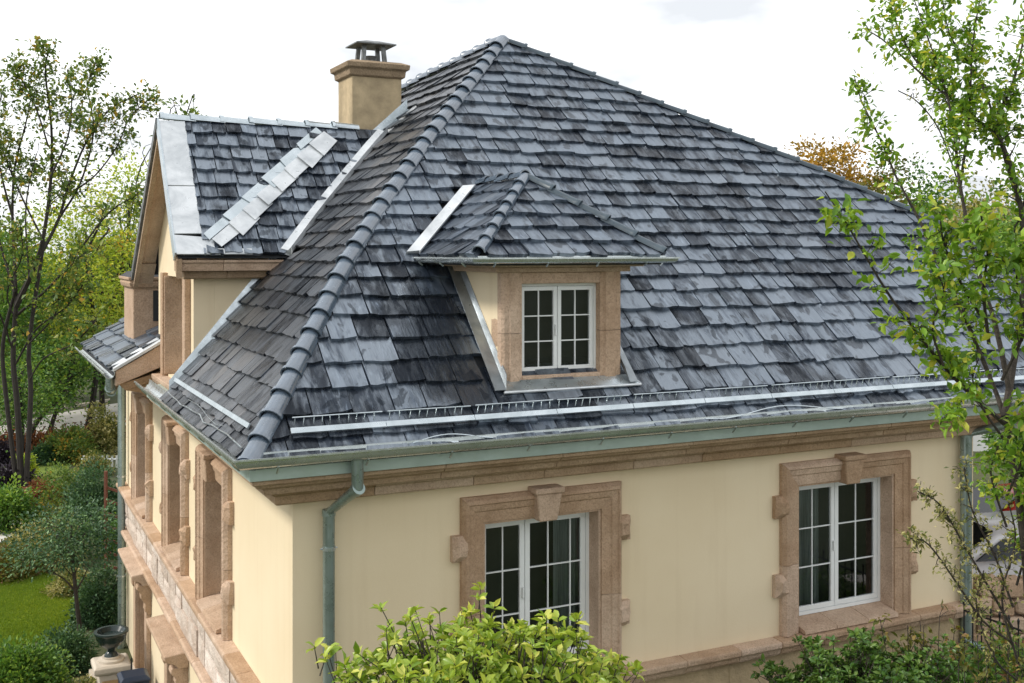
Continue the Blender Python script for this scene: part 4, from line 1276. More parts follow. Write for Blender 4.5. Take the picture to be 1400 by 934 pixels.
b.build('saddle_sheet', M['zinc_white'], CH)

# ------------------------------------------------------------------ side wing at far left: fascia stone, little stone dormer
WN = part('side_wing')
b = MB()
y_ = WG['y0']
b.prism([(-.96, y_-.01, -2.28), (-.96, y_-.01, -2.02), (-.55, y_-.01, -1.80), (G_END, y_-.01, -1.58), (G_END, y_-.01, -1.98), (-.6, y_-.01, -2.14)], (0, .14, 0))
b.build('verge_stone', M['stone'], WN, bevel=.01)
b = MB(); b.hexa([(-1.0, y_-.05, -2.03), (G_END, y_-.05, -1.57), (G_END, y_+.22, -1.50), (-1.0, y_+.22, -1.98), (-1.0, y_-.05, -1.98), (G_END, y_-.05, -1.52), (G_END, y_+.22, -1.46), (-1.0, y_+.22, -1.94)])
b.build('verge_sheet', M['zinc_white'], WN)
b = MB(); b.loft([[(-.9+e, y_+.02+e*.3, z), (G_END, y_+.02+e*.3, z+.18), (0.0, 13.2, z+.18), (-.9+e, 13.2, z)] for e, z in ((0, -2.25), (.1, -2.36), (.35, -2.42), (.6, -2.62))])
b.build('eave_moulding', M['stone_cornice'], WN)
b = MB(); b.box((-.48, 9.3, -1.95), (.6, 10.6, -.68)); b.build('stone_dormer_wall', M['stone'], WN, bevel=.015)
b = MB(); b.loft([[(-.48-e, 9.3-e, z), (.6+e, 9.3-e, z), (.6+e, 10.6+e, z), (-.48-e, 10.6+e, z)] for e, z in ((0, -.70), (.05, -.67), (.07, -.60), (.05, -.55), (.09, -.54), (.09, -.49))])
b.build('stone_dormer_cap', M['stone'], WN, bevel=.006)
b = MB(); b.hexa([(-.55, 9.25, -.488), (.65, 9.25, -.488), (.65, 10.65, -.488), (-.55, 10.65, -.488), (-.45, 9.5, -.40), (.6, 9.5, -.36), (.6, 10.4, -.36), (-.45, 10.4, -.40)]); b.build('stone_dormer_roof', M['deck'], WN)
glazed('wing_window', Frame('front', 9.3), -.12, .30, -1.22, -.80, .012, (1, 1), HOUSE, rows=2, fw=.03, sw=.03)
b = MB(); b.box((-.13, 9.285, -1.30), (.32, 9.299, -.74)); b.build('window_backing', M['room'], WN)

# ------------------------------------------------------------------ foliage helpers
def leaf_mesh(name, P, D, L, Wd, mat, parent, seed, rich=False, fold=.25, shade=None, kind=None):
    """many leaf blades: P base points, D directions, L lengths, Wd widths"""
    r = np.random.default_rng(seed)
    N = len(P)
    D = D / (np.linalg.norm(D, axis=1, keepdims=True) + 1e-9)
    A = np.cross(D, r.normal(size=(N, 3))); A /= np.linalg.norm(A, axis=1, keepdims=True) + 1e-9
    # leaf blades tend to face the sky
    upv = np.array([0, 0, 1.0]) + .55 * r.normal(size=(N, 3))
    A2 = np.cross(D, upv); A2 /= np.linalg.norm(A2, axis=1, keepdims=True) + 1e-9
    A = A2
    Nn = np.cross(A, D)
    L = L[:, None]; Wd = Wd[:, None]
    if rich:
        c1, c2 = P + D*L*.33 - Nn*L*.02, P + D*L*.68 - Nn*L*.06
        tip = P + D*L - Nn*L*.16
        v = np.stack([P, P + D*L*.30 + A*Wd*.42 + Nn*Wd*fold*.8, c1, P + D*L*.30 - A*Wd*.42 + Nn*Wd*fold*.8,
                      P + D*L*.66 + A*Wd*.46 + Nn*(Wd*fold - L*.05), c2, P + D*L*.66 - A*Wd*.46 + Nn*(Wd*fold - L*.05), tip], 1)
        fc = [(0, 1, 2), (0, 2, 3), (1, 4, 5, 2), (2, 5, 6, 3), (4, 7, 5), (5, 7, 6)]
        nv = 8
    else:
        v = np.stack([P, P + D*L*.5 + A*Wd*.5 + Nn*Wd*fold, P + D*L - Nn*L*.10, P + D*L*.5 - A*Wd*.5 + Nn*Wd*fold], 1)
        fc = [(0, 1, 2), (0, 2, 3)]
        nv = 4
    V = v.reshape(-1, 3)
    base = np.arange(N)[:, None] * nv
    loops, starts, tot = [], [], 0
    per = [np.array(f) for f in fc]
    ptot = sum(len(f) for f in fc)
    lp = np.concatenate([base + f[None] for f in per], 1).ravel()
    st = []
    acc = 0
    for f in fc:
        st.append(acc); acc += len(f)
    ls = (np.arange(N)[:, None]*ptot + np.array(st)[None]).ravel()
    lt = np.tile(np.array([len(f) for f in fc]), N)
    me = bpy.data.meshes.new(name)
    me.vertices.add(len(V)); me.vertices.foreach_set('co', V.astype(np.float32).ravel())
    me.loops.add(len(lp)); me.loops.foreach_set('vertex_index', lp.astype(np.int32))
    me.polygons.add(len(ls)); me.polygons.foreach_set('loop_start', ls.astype(np.int32)); me.polygons.foreach_set('loop_total', lt.astype(np.int32))
    me.update(calc_edges=True)
    rv = r.random(N) if shade is None else np.clip(shade + r.normal(scale=.18, size=N), 0, 1)
    a = me.attributes.new('rnd', 'FLOAT', 'POINT')
    a.data.foreach_set('value', np.repeat(rv, nv).astype(np.float32))
    me.materials.append(mat)
    if rich:
        for p in me.polygons: p.use_smooth = True
    o = bpy.data.objects.new(name, me)
    link(o, parent)
    if kind: o['kind'] = kind
    return o

def bez(pts, n=14):
    """smooth curve through points (Catmull-Rom)"""
    P = [np.asarray(p, float) for p in pts]
    if len(P) < 3:
        return [P[0] + (P[-1]-P[0])*t for t in np.linspace(0, 1, n)]
    Q = [2*P[0]-P[1]] + P + [2*P[-1]-P[-2]]
    out = []
    k = max(2, n // (len(P)-1))
    for i in range(1, len(Q)-2):
        for j in range(k):
            t = j / k
            a, b, c, d = Q[i-1], Q[i], Q[i+1], Q[i+2]
            out.append(.5*((2*b) + (-a+c)*t + (2*a-5*b+4*c-d)*t*t + (-a+3*b-3*c+d)*t**3))
    out.append(P[-1])
    return out

def twiggy(mb, path, r0, r1, rng, n_tw, tw_len, leaves, start=.15, seg=6, sub=2, up=.5, wob=.25, thin=.004):
    """branch tube with side twigs; collects leaf anchor points (pos, dir)"""
    m = len(path)
    mb.tube(path, [r0 + (r1-r0)*(k/(m-1))**.8 for k in range(m)], seg)
    for _ in range(n_tw):
        t = start + (1-start)*rng.random()
        i = min(int(t*(m-1)), m-2)
        p = path[i] + (path[i+1]-path[i])*rng.random()
        td = path[i+1]-path[i]; td = td/(np.linalg.norm(td)+1e-9)
        d = td*.7 + rng.normal(size=3)*.75 + np.array([0, 0, up*rng.random()])
        d /= np.linalg.norm(d)
        ln = tw_len*(.45 + .75*rng.random())*(1.1 - .4*t)
        tp_ = [p]
        for k in range(4):
            d = d + rng.normal(size=3)*wob; d /= np.linalg.norm(d)
            tp_.append(tp_[-1] + d*ln/4)
        rb = max(thin, (r0 + (r1-r0)*t)*.38)
        mb.tube(tp_, [rb + (thin*.6-rb)*k/4 for k in range(5)], 4)
        for k in range(1, 5): leaves.append((tp_[k], d))
        leaves.append((tp_[4], d))
        for _s in range(sub):
            k = rng.integers(1, 4)
            d2 = d + rng.normal(size=3)*.8; d2 /= np.linalg.norm(d2)
            q = tp_[k] + d2*ln*.45
            mb.tube([tp_[k], q], [rb*.5, thin*.5], 3)
            leaves.append((q, d2)); leaves.append((tp_[k]*.4 + q*.6, d2))

def leaves_from(anchors, rng, per, spread, size, aspect=.45, drop=.1):
    P, D = [], []
    for p, d in anchors:
        n = rng.poisson(per)
        for _ in range(n):
            P.append(p + rng.normal(size=3)*spread)
            D.append(d*.5 + rng.normal(size=3)*.7 + np.array([0, 0, -drop]))
    P = np.array(P); D = np.array(D)
    L = size*(.6 + .7*rng.random(len(P)))
    return P, D, L, L*aspect*(.8 + .4*rng.random(len(P)))

def crown_tree(name, base, height, crown_c, crown_r, mat, label, seed, n_clump=90, per=70, leaf=.16, clump_r=.55, bark='bark_far', trunk_r=.16, cat='tree', group=None, lean=(0, 0), hollow=.35, shade_amp=.28, limbs=7, gaps=.0):
    """tree: tapering trunk, limbs to every part of the crown, foliage in separate clumps"""
    rng = np.random.default_rng(seed)
    base = np.asarray(base, float)
    cc_ = base + np.array([lean[0], lean[1], crown_c])
    root = empty(name, tuple(base), label, cat, group)
    mb = MB()
    top = cc_ + np.array([0, 0, crown_r[2]*.45])
    mid = (base + cc_)/2 + rng.normal(size=3)*np.array([.04, .04, 0])*height
    tr = bez([base - np.array([0, 0, .15]), mid, cc_, top], 14)
    mb.tube(tr, [trunk_r*(1 - .85*k/(len(tr)-1)) * (1.35 if k == 0 else 1) for k in range(len(tr))], 8)
    cl = []
    while len(cl) < n_clump:
        q = rng.uniform(-1, 1, 3)
        rr_ = np.linalg.norm(q)
        if rr_ > 1 or rr_ < hollow: continue
        cl.append(cc_ + q*np.array(crown_r)*(1 + .12*rng.normal()))
    cl = np.array(cl)
    sel = rng.choice(len(cl), min(len(cl), limbs*3), replace=False)
    for j, i in enumerate(sel):
        s = tr[int((.35 + .5*rng.random())*(len(tr)-1))]
        e = cl[i]
        mdl = (s + e)/2 + rng.normal(size=3)*.06*height + np.array([0, 0, .03*height])
        pth = bez([s, mdl, e], 8)
        rb = trunk_r*(.42 if j < limbs else .22)
        mb.tube(pth, [rb*(1 - .85*k/(len(pth)-1)) for k in range(len(pth))], 5)
    mb.build('trunk', M[bark], root, fix=False)
    P, D, S = [], [], []
    for c in cl:
        n = int(per*(.5 + rng.random()))
        rel = rng.normal(size=(n, 3))*np.array([1, 1, .62])
        P.append(c + rel*clump_r*.55)
        out = (c - cc_)/np.array(crown_r)
        D.append(rel*.8 + out*.5 + rng.normal(size=(n, 3))*.6)
        S.append(np.full(n, .5 + shade_amp*rng.normal()))
    P = np.concatenate(P); D = np.concatenate(D); S = np.concatenate(S)
    L = leaf*(.6 + .8*rng.random(len(P)))
    leaf_mesh('crown', P, D, L, L*.62, mat, root, seed+1, shade=S)
    return root

def shrub(name, base, r, mat, label, seed, n=70, per=40, leaf=.09, clump=.18, cat='shrub', group=None, stems=7, aspect=.55, shell=.55, bark='bark_far', rich=False):
    """low bush: stems from the ground, leaf clumps over a lumpy dome"""
    rng = np.random.default_rng(seed)
    base = np.asarray(base, float)
    root = empty(name, tuple(base), label, cat, group)
    mb = MB()
    cs = []
    while len(cs) < n:
        q = rng.uniform(-1, 1, 3); q[2] = abs(q[2])
        rr_ = np.linalg.norm(q)
        if rr_ > 1 or rr_ < shell: continue
        cs.append(base + q*np.array(r)*(1 + .10*rng.normal()))
    for k in range(stems):
        e = cs[k]
        mb.tube(bez([base + rng.normal(size=3)*np.array([.12*r[0], .12*r[1], 0]) - (0, 0, .05), (base+e)/2 + (0, 0, .1*r[2]), e], 6), [.035*r[2]*(1-.13*i)+.004 for i in range(7)], 5)
    mb.build('stem', M[bark], root, fix=False)
    P, D, S = [], [], []
    for c in cs:
        m = int(per*(.5 + rng.random()))
        rel = rng.normal(size=(m, 3))
        P.append(c + rel*clump*.6)
        D.append(rel*.6 + (c-base)/np.array(r)*.7 + rng.normal(size=(m, 3))*.5)
        S.append(np.full(m, .5 + .25*rng.normal()))
    P = np.concatenate(P); D = np.concatenate(D); S = np.concatenate(S)
    P[:, 2] = np.maximum(P[:, 2], base[2] + .02)
    L = leaf*(.6 + .8*rng.random(len(P)))
    leaf_mesh('foliage', P, D, L, L*aspect, mat, root, seed+1, shade=S, rich=rich)
    return root

# ------------------------------------------------------------------ near tree on the right (between camera and house)
def near_tree():
    rng = np.random.default_rng(11)
    Dp = 7.6
    def pp(lst, d0=Dp, d1=None):
        d1 = d0 if d1 is None else d1
        return bez([at(x, y, d0 + (d1-d0)*i/(len(lst)-1)) for i, (x, y) in enumerate(lst)], 18)
    foot = at(1440, 1200, Dp); foot[2] = ground_h(foot[0], foot[1])
    root = empty('broadleaf_tree', tuple(foot), 'tall leafy tree with bright green leaves standing right in front of the roof', 'tree')
    mb = MB(); big, small, fine = [], [], []
    tr = bez([foot - np.array([0, 0, .1]), at(1432, 1150, Dp), at(1412, 900, Dp), at(1400, 740, Dp), at(1376, 575, Dp)], 20)
    mb.tube(tr, [.045 - .024*k/(len(tr)-1) for k in range(len(tr))], 10)
    # limbs traced as the tree grows: (points, depth from, to, radius, twig count, twig length, leaf list)
    limbs = [
        ([(1374, 580), (1329, 540), (1289, 500), (1266, 470), (1220, 410), (1189, 360), (1157, 305), (1128, 262)], 7.6, 7.0, .018, 22, .17, big),
        ([(1374, 575), (1363, 540), (1326, 450), (1303, 400), (1259, 305), (1227, 246), (1205, 193), (1178, 139), (1168, 104)], 7.6, 8.3, .022, 26, .17, small),
        ([(1374, 570), (1385, 500), (1400, 400), (1396, 284), (1371, 198), (1339, 166), (1285, 123), (1243, 86), (1205, 53), (1182, 40)], 7.6, 8.6, .030, 30, .20, small),
        ([(1380, 534), (1360, 440), (1334, 360), (1312, 251), (1307, 203), (1296, 134), (1275, 70), (1250, 0)], 7.6, 8.0, .022, 26, .20, small),
        ([(1396, 284), (1371, 203), (1366, 160), (1387, 107), (1402, 37), (1410, -40)], 8.0, 8.8, .022, 26, .2, small),
        ([(1396, 300), (1420, 200), (1432, 80), (1436, -40)], 8.0, 8.2, .022, 18, .2, small),
        ([(1312, 260), (1325, 160), (1330, 60), (1345, -30)], 7.9, 8.1, .013, 20, .18, small),
        ([(1296, 134), (1250, 80), (1225, 30), (1215, -10)], 8.0, 8.4, .010, 12, .16, small),
        ([(1371, 198), (1340, 110), (1300, 50), (1285, -20)], 8.2, 8.6, .012, 16, .18, small),
        ([(1312, 255), (1285, 180), (1255, 140), (1228, 124)], 7.9, 7.7, .006, 3, .10, fine),
        ([(1340, 430), (1310, 380), (1290, 330), (1285, 290)], 7.4, 7.1, .014, 16, .16, big),
        ([(1352, 470), (1345, 400), (1350, 340), (1340, 290)], 7.4, 7.0, .014, 18, .16, big),
        ([(1370, 520), (1400, 450), (1390, 380), (1400, 330)], 7.4, 7.1, .014, 16, .16, big),
        ([(1290, 500), (1275, 450), (1290, 400), (1280, 370)], 7.3, 7.0, .010, 10, .14, big),
        ([(1326, 540), (1300, 560), (1285, 580)], 7.4, 7.1, .007, 5, .10, big),
        ([(1372, 600), (1345, 560), (1330, 520), (1338, 490)], 7.4, 7.2, .010, 8, .14, big),
        ([(1376, 680), (1400, 620), (1408, 560)], 7.5, 7.3, .012, 10, .15, big),
        ([(1376, 720), (1355, 650), (1365, 610)], 7.5, 7.2, .010, 8, .14, small),
        ([(1385, 880), (1345, 850), (1310, 800), (1270, 745), (1243, 735)], 7.7, 7.2, .010, 26, .10, fine),
        ([(1385, 860), (1350, 800), (1315, 740), (1285, 690), (1255, 672)], 7.7, 7.2, .010, 26, .10, fine),
        ([(1385, 830), (1360, 760), (1330, 700), (1318, 640)], 7.7, 7.6, .010, 18, .12, fine),
        ([(1390, 900), (1370, 820), (1388, 740), (1380, 690)], 7.7, 7.5, .010, 18, .13, fine),
        ([(1390, 930), (1360, 900), (1335, 830), (1345, 780)], 7.7, 7.5, .009, 14, .12, fine),
        ([(1390, 800), (1410, 720), (1400, 660)], 7.7, 7.5, .010, 14, .13, small),
    ]
    for pts, d0, d1, r0, nt, tl, lst in limbs:
        twiggy(mb, pp(pts, d0, d1), r0*.95, .004, rng, int(nt*1.25), tl, lst, start=.22, thin=.0035)
    mb.build('trunk', M['bark'], root, fix=False)
    P, D, L, Wd = leaves_from(big, rng, 1.5, .045, .076, .48)
    leaf_mesh('large_leaves', P, D, L, Wd, M['lf_near'], root, 21, rich=True)
    P, D, L, Wd = leaves_from(small, rng, 2.9, .038, .054, .52)
    leaf_mesh('small_leaves', P, D, L, Wd, M['lf_near'], root, 22, rich=True)
    P, D, L, Wd = leaves_from(fine, rng, 1.3, .018, .036, .45)
    leaf_mesh('fine_leaves', P, D, L, Wd, M['lf_yellow'], root, 23)
near_tree()

# ------------------------------------------------------------------ bush in front, centre
def rosette_bush(name, px, py, depth, rx, ry, rz, n, mat, label, seed, leaf=.10, nl=7, aspect=.42, cut=None):
    rng = np.random.default_rng(seed)
    c = at(px, py, depth)
    ground = c.copy(); ground[2] = ground_h(c[0], c[1])
    root = empty(name, tuple(ground), label, 'bush')
    mb = MB()
    P, D, S = [], [], []
    right, fwd = cr, cf
    tips = []
    while len(tips) < n:
        q = rng.normal(size=3); q /= np.linalg.norm(q)
        if q[2] < -.45: continue
        k = (.45 + .55*rng.random()**.45)
        lump = 1 + .16*math.sin(q[0]*7 + seed) * math.cos(q[1]*5.0) + .12*math.sin(q[0]*13+q[2]*9) + .08*rng.normal()
        p = c + (q[0]*rx*right + q[1]*ry*fwd + np.array([0, 0, q[2]*rz]))*k*lump
        tips.append((p, q, k))
    hub = c - np.array([0, 0, rz*.7])
    mb.tube(bez([ground, (ground+hub)/2 + rng.normal(size=3)*.05, hub], 8), [.06, .058, .055, .052, .05, .048, .046, .045, .04][:len(bez([ground, (ground+hub)/2, hub], 8))], 8)
    for i, (p, q, k) in enumerate(tips):
        dr = np.array([0, 0, .55]) + (q[0]*right + q[1]*fwd + np.array([0, 0, q[2]]))*.8 + rng.normal(size=3)*.35
        dr /= np.linalg.norm(dr)
        if i % 5 == 0:
            mb.tube(bez([hub + rng.normal(size=3)*.06, (hub+p)/2 + np.array([0, 0, .08]), p], 6), [.016, .014, .011, .009, .007, .005, .004][:7], 4)
        else:
            mb.tube([p - dr*.22, p], [.006, .003], 4)
        a = np.cross(dr, rng.normal(size=3)); a /= np.linalg.norm(a); b2 = np.cross(dr, a)
        m = int(nl*(.7 + .6*rng.random()))
        for j in range(m):
            th = 2*math.pi*j/m*1.0 + rng.normal()*.25
            el = .15 + .75*rng.random()
            d = (math.cos(th)*a + math.sin(th)*b2)*math.cos(el) + dr*math.sin(el)
            P.append(p - dr*.05*rng.random()); D.append(d)
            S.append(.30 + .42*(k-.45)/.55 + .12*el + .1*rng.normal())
    mb.build('stem', M['bark'], root, fix=False)
    P = np.array(P); D = np.array(D)
    L = leaf*(.6 + .65*rng.random(len(P)))
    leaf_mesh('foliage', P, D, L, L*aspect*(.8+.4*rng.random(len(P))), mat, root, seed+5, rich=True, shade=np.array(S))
    return root
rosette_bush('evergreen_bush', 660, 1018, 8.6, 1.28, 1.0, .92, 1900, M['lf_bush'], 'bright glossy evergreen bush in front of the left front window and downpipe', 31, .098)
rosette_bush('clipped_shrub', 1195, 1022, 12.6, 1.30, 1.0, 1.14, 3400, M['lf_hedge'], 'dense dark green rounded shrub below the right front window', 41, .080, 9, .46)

# sparse shrub with bronze tips along the ledge at the right
def sparse_shrub(px, py, depth, label, seed, stems, spread, hgt, mat, leaf):
    rng = np.random.default_rng(seed)
    b0 = at(px, py, depth); b0[2] = ground_h(b0[0], b0[1])
    root = empty('sparse_shrub', tuple(b0), label, 'shrub')
    mb = MB(); an = []
    for k in range(stems):
        tx = rng.uniform(-spread, spread)
        top = at(px, py, depth) + cr*tx + cf*rng.uniform(-.2, .2) + np.array([0, 0, hgt*(.55 + .5*rng.random())])
        st = b0 + cr*tx*.45 + cf*rng.uniform(-.1, .1)
        pth = bez([st, (st+top)/2 + rng.normal(size=3)*.06, top], 12)
        twiggy(mb, pth, .011, .004, rng, 9, .20, an, start=.62, up=.6)
    mb.build('stem', M['bark'], root, fix=False)
    P, D, L, Wd = leaves_from(an, rng, .55, .02, leaf, .5)
    leaf_mesh('foliage', P, D, L, Wd, mat, root, seed+1, rich=True)
sparse_shrub(1250, 880, 13.0, 'sparse olive and bronze leaved shrub against the stone ledge at the right', 51, 7, .50, .36, M['lf_olive'], .085)
sparse_shrub(1360, 905, 11.5, 'thin twiggy shrub at the bottom right by the iron fence', 53, 12, .35, .30, M['lf_olive'], .07)
shrub('low_shrub', on_ground(1385, 960, GZ1) + np.array([0, 0, 0]), (.8, .7, .75), M['lf_mid'], 'low leafy shrub in the bottom right corner', 55, 90, 40, .07, .16)

# ------------------------------------------------------------------ iron fence and paving at the right
def iron_fence(p0, p1, h, n, label, name='iron_fence', finial=True):
    p0, p1 = np.asarray(p0, float), np.asarray(p1, float)
    root = empty(name, tuple((p0+p1)/2), label, 'fence')
    t = (p1-p0)
    for z in (.12, h-.16):
        b = MB(); b.tube([p0 + (0, 0, z), p1 + (0, 0, z)], .016, 4); b.build('rail', M['iron'], root)
    for k in range(n+1):
        q = p0 + t*k/n
        b = MB(); b.tube([q, q + (0, 0, h-.1), q + (0, 0, h-.04), q + (0, 0, h)], [.011, .011, .02, .002], 5); b.build('bar', M['iron'], root)
    return root
fa, fb = at(1318, 800, 15.6), at(1475, 800, 14.0)
fa[2] = fb[2] = GZ1 + .03
iron_fence(fa, fb, 1.05, 12, 'black iron fence at the right end of the house')
# low rubble wall behind the fence
rwb = at(1385, 800, 16.6); rwb[2] = GZ1
rw = empty('rubble_wall', tuple(rwb), 'low brown rubble stone wall beyond the iron fence', 'wall')
for i in range(9):
    for j in range(4):
        b = MB(); c = rwb + cr*(i*.36 - .55 + (j % 2)*.15) + np.array([0, 0, .02 + j*.27])
        b.hexa([tuple(c + cr*sx*.17 + cf*sy*.17 + np.array([0, 0, sz]) + np.array([rnd.uniform(-.03, .03) for _ in range(3)])) for sz in (0, .25) for sx, sy in ((-1, -1), (1, -1), (1, 1), (-1, 1))])
        b.build('stone', M['stone'], rw, bevel=.03)

# ------------------------------------------------------------------ cars beyond
def car(base, ang, paint, label, s=1.0):
    base = np.asarray(base, float)
    t = np.array([math.cos(ang), math.sin(ang), 0]); n = np.array([-math.sin(ang), math.cos(ang), 0])
    root = empty('parked_car', tuple(base), label, 'car', 'cars parked beyond the house')
    W = lambda x, y, z: tuple(base + t*x*s + n*y*s + np.array([0, 0, z*s]))
    prof = [(-2.15, .35), (-2.2, .65), (-2.1, .95), (-1.6, 1.02), (-1.0, 1.42), (.2, 1.48), (.95, 1.08), (1.9, .92), (2.15, .75), (2.2, .4), (1.8, .28), (-1.8, .28)]
    b = MB()
    rings = []
    for y, k in ((-.86, .97), (-.80, 1.0), (0, 1.02), (.80, 1.0), (.86, .97)):
        rings.append([W(x*(.98 if abs(y) > .82 else 1), y*(1 if z < 1.0 else .80), z*k if z > .5 else z) for x, z in prof])
    b.loft(rings); body = b.build('body', paint, root, smooth=True)
    for sy in (-1, 1):
        b = MB(); b.prism([W(-1.45, sy*.80, 1.03), W(-.95, sy*.72, 1.35), (W(.15, sy*.72, 1.40)), W(.80, sy*.80, 1.07)], tuple(n*sy*.03)); b.build('side_window', M['car_glass'], root)
        for x in (-1.35, 1.35):
            wh = MB(); rr_ = [[W(x + .33*math.cos(q), sy*yy, .33 + .33*math.sin(q)) for q in np.linspace(0, 2*math.pi, 17)[:-1]] for yy in (.66, .89)]
            wh.loft(rr_); wo = wh.build('wheel', M['tyre'], root)
            rm_ = MB(); rm_.loft([[W(x + .2*math.cos(q), sy*yy, .33 + .2*math.sin(q)) for q in np.linspace(0, 2*math.pi, 13)[:-1]] for yy in (.80, .90)]); rm_.build('rim', M['zinc'], wo)
        b = MB(); b.prism([W(2.17, sy*.5, .62), W(2.17, sy*.78, .62), W(2.10, sy*.78, .78), W(2.10, sy*.5, .78)], tuple(t*.04)); b.build('headlight', M['pvc'], root)
        b = MB(); b.prism([W(-2.2, sy*.5, .72), W(-2.2, sy*.78, .72), W(-2.14, sy*.78, .9), W(-2.14, sy*.5, .9)], tuple(-t*.04)); b.build('tail_light', M['lamp_red'], root)
    b = MB(); b.prism([W(.27, -.60, 1.46), W(.27, .60, 1.46), W(.92, .66, 1.12), W(.92, -.66, 1.12)], (0, 0, .03)); b.build('windscreen', M['car_glass'], root)
    b = MB(); b.prism([W(-1.04, -.60, 1.43), W(-1.04, .60, 1.43), W(-1.58, .66, 1.07), W(-1.58, -.66, 1.07)], (0, 0, .03)); b.build('rear_window', M['car_glass'], root)
cb = at(1412, 800, 18.6); cb[2] = GZ1
car(cb, -YAW + .1, M['car_white'], 'white parked car glimpsed past the right corner of the house')
cb = at(1436, 700, 21.0); cb[2] = GZ1
car(cb, -YAW + .1, M['car_red'], 'red parked car behind the white one at the right')

# ------------------------------------------------------------------ houses far behind on the right
def far_house(base, w, d, h, ang, label, roofk=.45):
    base = np.asarray(base, float)
    t = np.array([math.cos(ang), math.sin(ang), 0]); n = np.array([-math.sin(ang), math.cos(ang), 0])
    W = lambda x, y, z: tuple(base + t*x + n*y + np.array([0, 0, z]))
    root = empty('distant_house', tuple(base), label, 'house')
    b = MB(); b.hexa([W(-w/2, -d/2, 0), W(w/2, -d/2, 0), W(w/2, d/2, 0), W(-w/2, d/2, 0), W(-w/2, -d/2, h), W(w/2, -d/2, h), W(w/2, d/2, h), W(-w/2, d/2, h)]); b.build('wall', M['white_wall'], root)
    b = MB(); e = .5; b.add([W(-w/2-e, -d/2-e, h), W(w/2+e, -d/2-e, h), W(w/2+e, d/2+e, h), W(-w/2-e, d/2+e, h), W(-w/4, 0, h+d*roofk), W(w/4, 0, h+d*roofk)], [(0, 1, 5, 4), (1, 2, 5), (2, 3, 4, 5), (3, 0, 4), (3, 2, 1, 0)]); b.build('roof', M['far_roof'], root)
    for k in range(3):
        for z in (1.0, 4.0):
            if z + 1.5 > h: continue
            x = -w/2 + w*(k+.5)/3
            b = MB(); b.hexa([W(x-.6, -d/2-.04, z), W(x+.6, -d/2-.04, z), W(x+.6, -d/2+.05, z), W(x-.6, -d/2+.05, z), W(x-.6, -d/2-.04, z+1.5), W(x+.6, -d/2-.04, z+1.5), W(x+.6, -d/2+.05, z+1.5), W(x-.6, -d/2+.05, z+1.5)]); f_ = b.build('window', M['pvc'], root)
            b = MB(); b.hexa([W(x-.5, -d/2-.06, z+.1), W(x+.5, -d/2-.06, z+.1), W(x+.5, -d/2-.02, z+.1), W(x-.5, -d/2-.02, z+.1), W(x-.5, -d/2-.06, z+1.4), W(x+.5, -d/2-.06, z+1.4), W(x+.5, -d/2-.02, z+1.4), W(x-.5, -d/2-.02, z+1.4)]); b.build('pane', M['car_glass'], f_)
hb_ = at(1318, 640, 62.0); hb_[2] = GZ1 - .2
far_house(hb_, 4, 4, 8.6, -.5, 'pale house with grey roof far behind the tree at the right')
hb_ = at(1400, 700, 36.0); hb_[2] = GZ1 - .2
far_house(hb_, 7, 6, 3.2, -.45, 'low white garden house behind the parked cars')

# ------------------------------------------------------------------ trees behind, right
def tree_px(px, ytop, depth, gz_, mat, label, seed, cw, name='background_tree', **kw):
    b = at(px, 500, depth); b[2] = gz_
    zt = (HY - ytop)/FPX*depth
    h = zt - gz_
    rz = kw.pop('rz', h*.36)
    return crown_tree(name, b, h, h - rz, (cw/FPX*depth/2, cw/FPX*depth/2, rz), mat, label, seed, **kw)
tree_px(1140, 192, 46, GZ0, M['lf_orange'], 'orange autumn tree showing above the right slope of the roof', 61, 110, n_clump=120, per=60, leaf=.18, clump_r=.6, hollow=.3, rz=2.6, group='trees behind the house')
tree_px(1205, 236, 40, GZ0, M['lf_olive'], 'olive green tree just right of the orange autumn tree', 63, 90, n_clump=110, per=70, leaf=.16, clump_r=.6, group='trees behind the house')
tree_px(1262, 232, 44, GZ0, M['lf_mid'], 'rounded green tree behind the right hip of the roof', 64, 110, n_clump=150, per=80, leaf=.17, clump_r=.7, group='trees behind the house')
tree_px(1345, 262, 38, GZ1, M['lf_yellow'], 'yellowish tree behind the leafy tree at the right', 65, 120, n_clump=150, per=80, leaf=.15, clump_r=.6, group='trees behind the house')
tree_px(1410, 250, 34, GZ1, M['lf_mid'], 'green tree at the right edge behind the leafy tree', 66, 120, n_clump=110, per=70, leaf=.15, clump_r=.6, group='trees behind the house')
tree_px(1400, 560, 26, GZ1, M['lf_mid'], 'small bushy tree beside the white parked car', 67, 90, n_clump=90, per=60, leaf=.10, clump_r=.32, group='trees behind the house', trunk_r=.07)

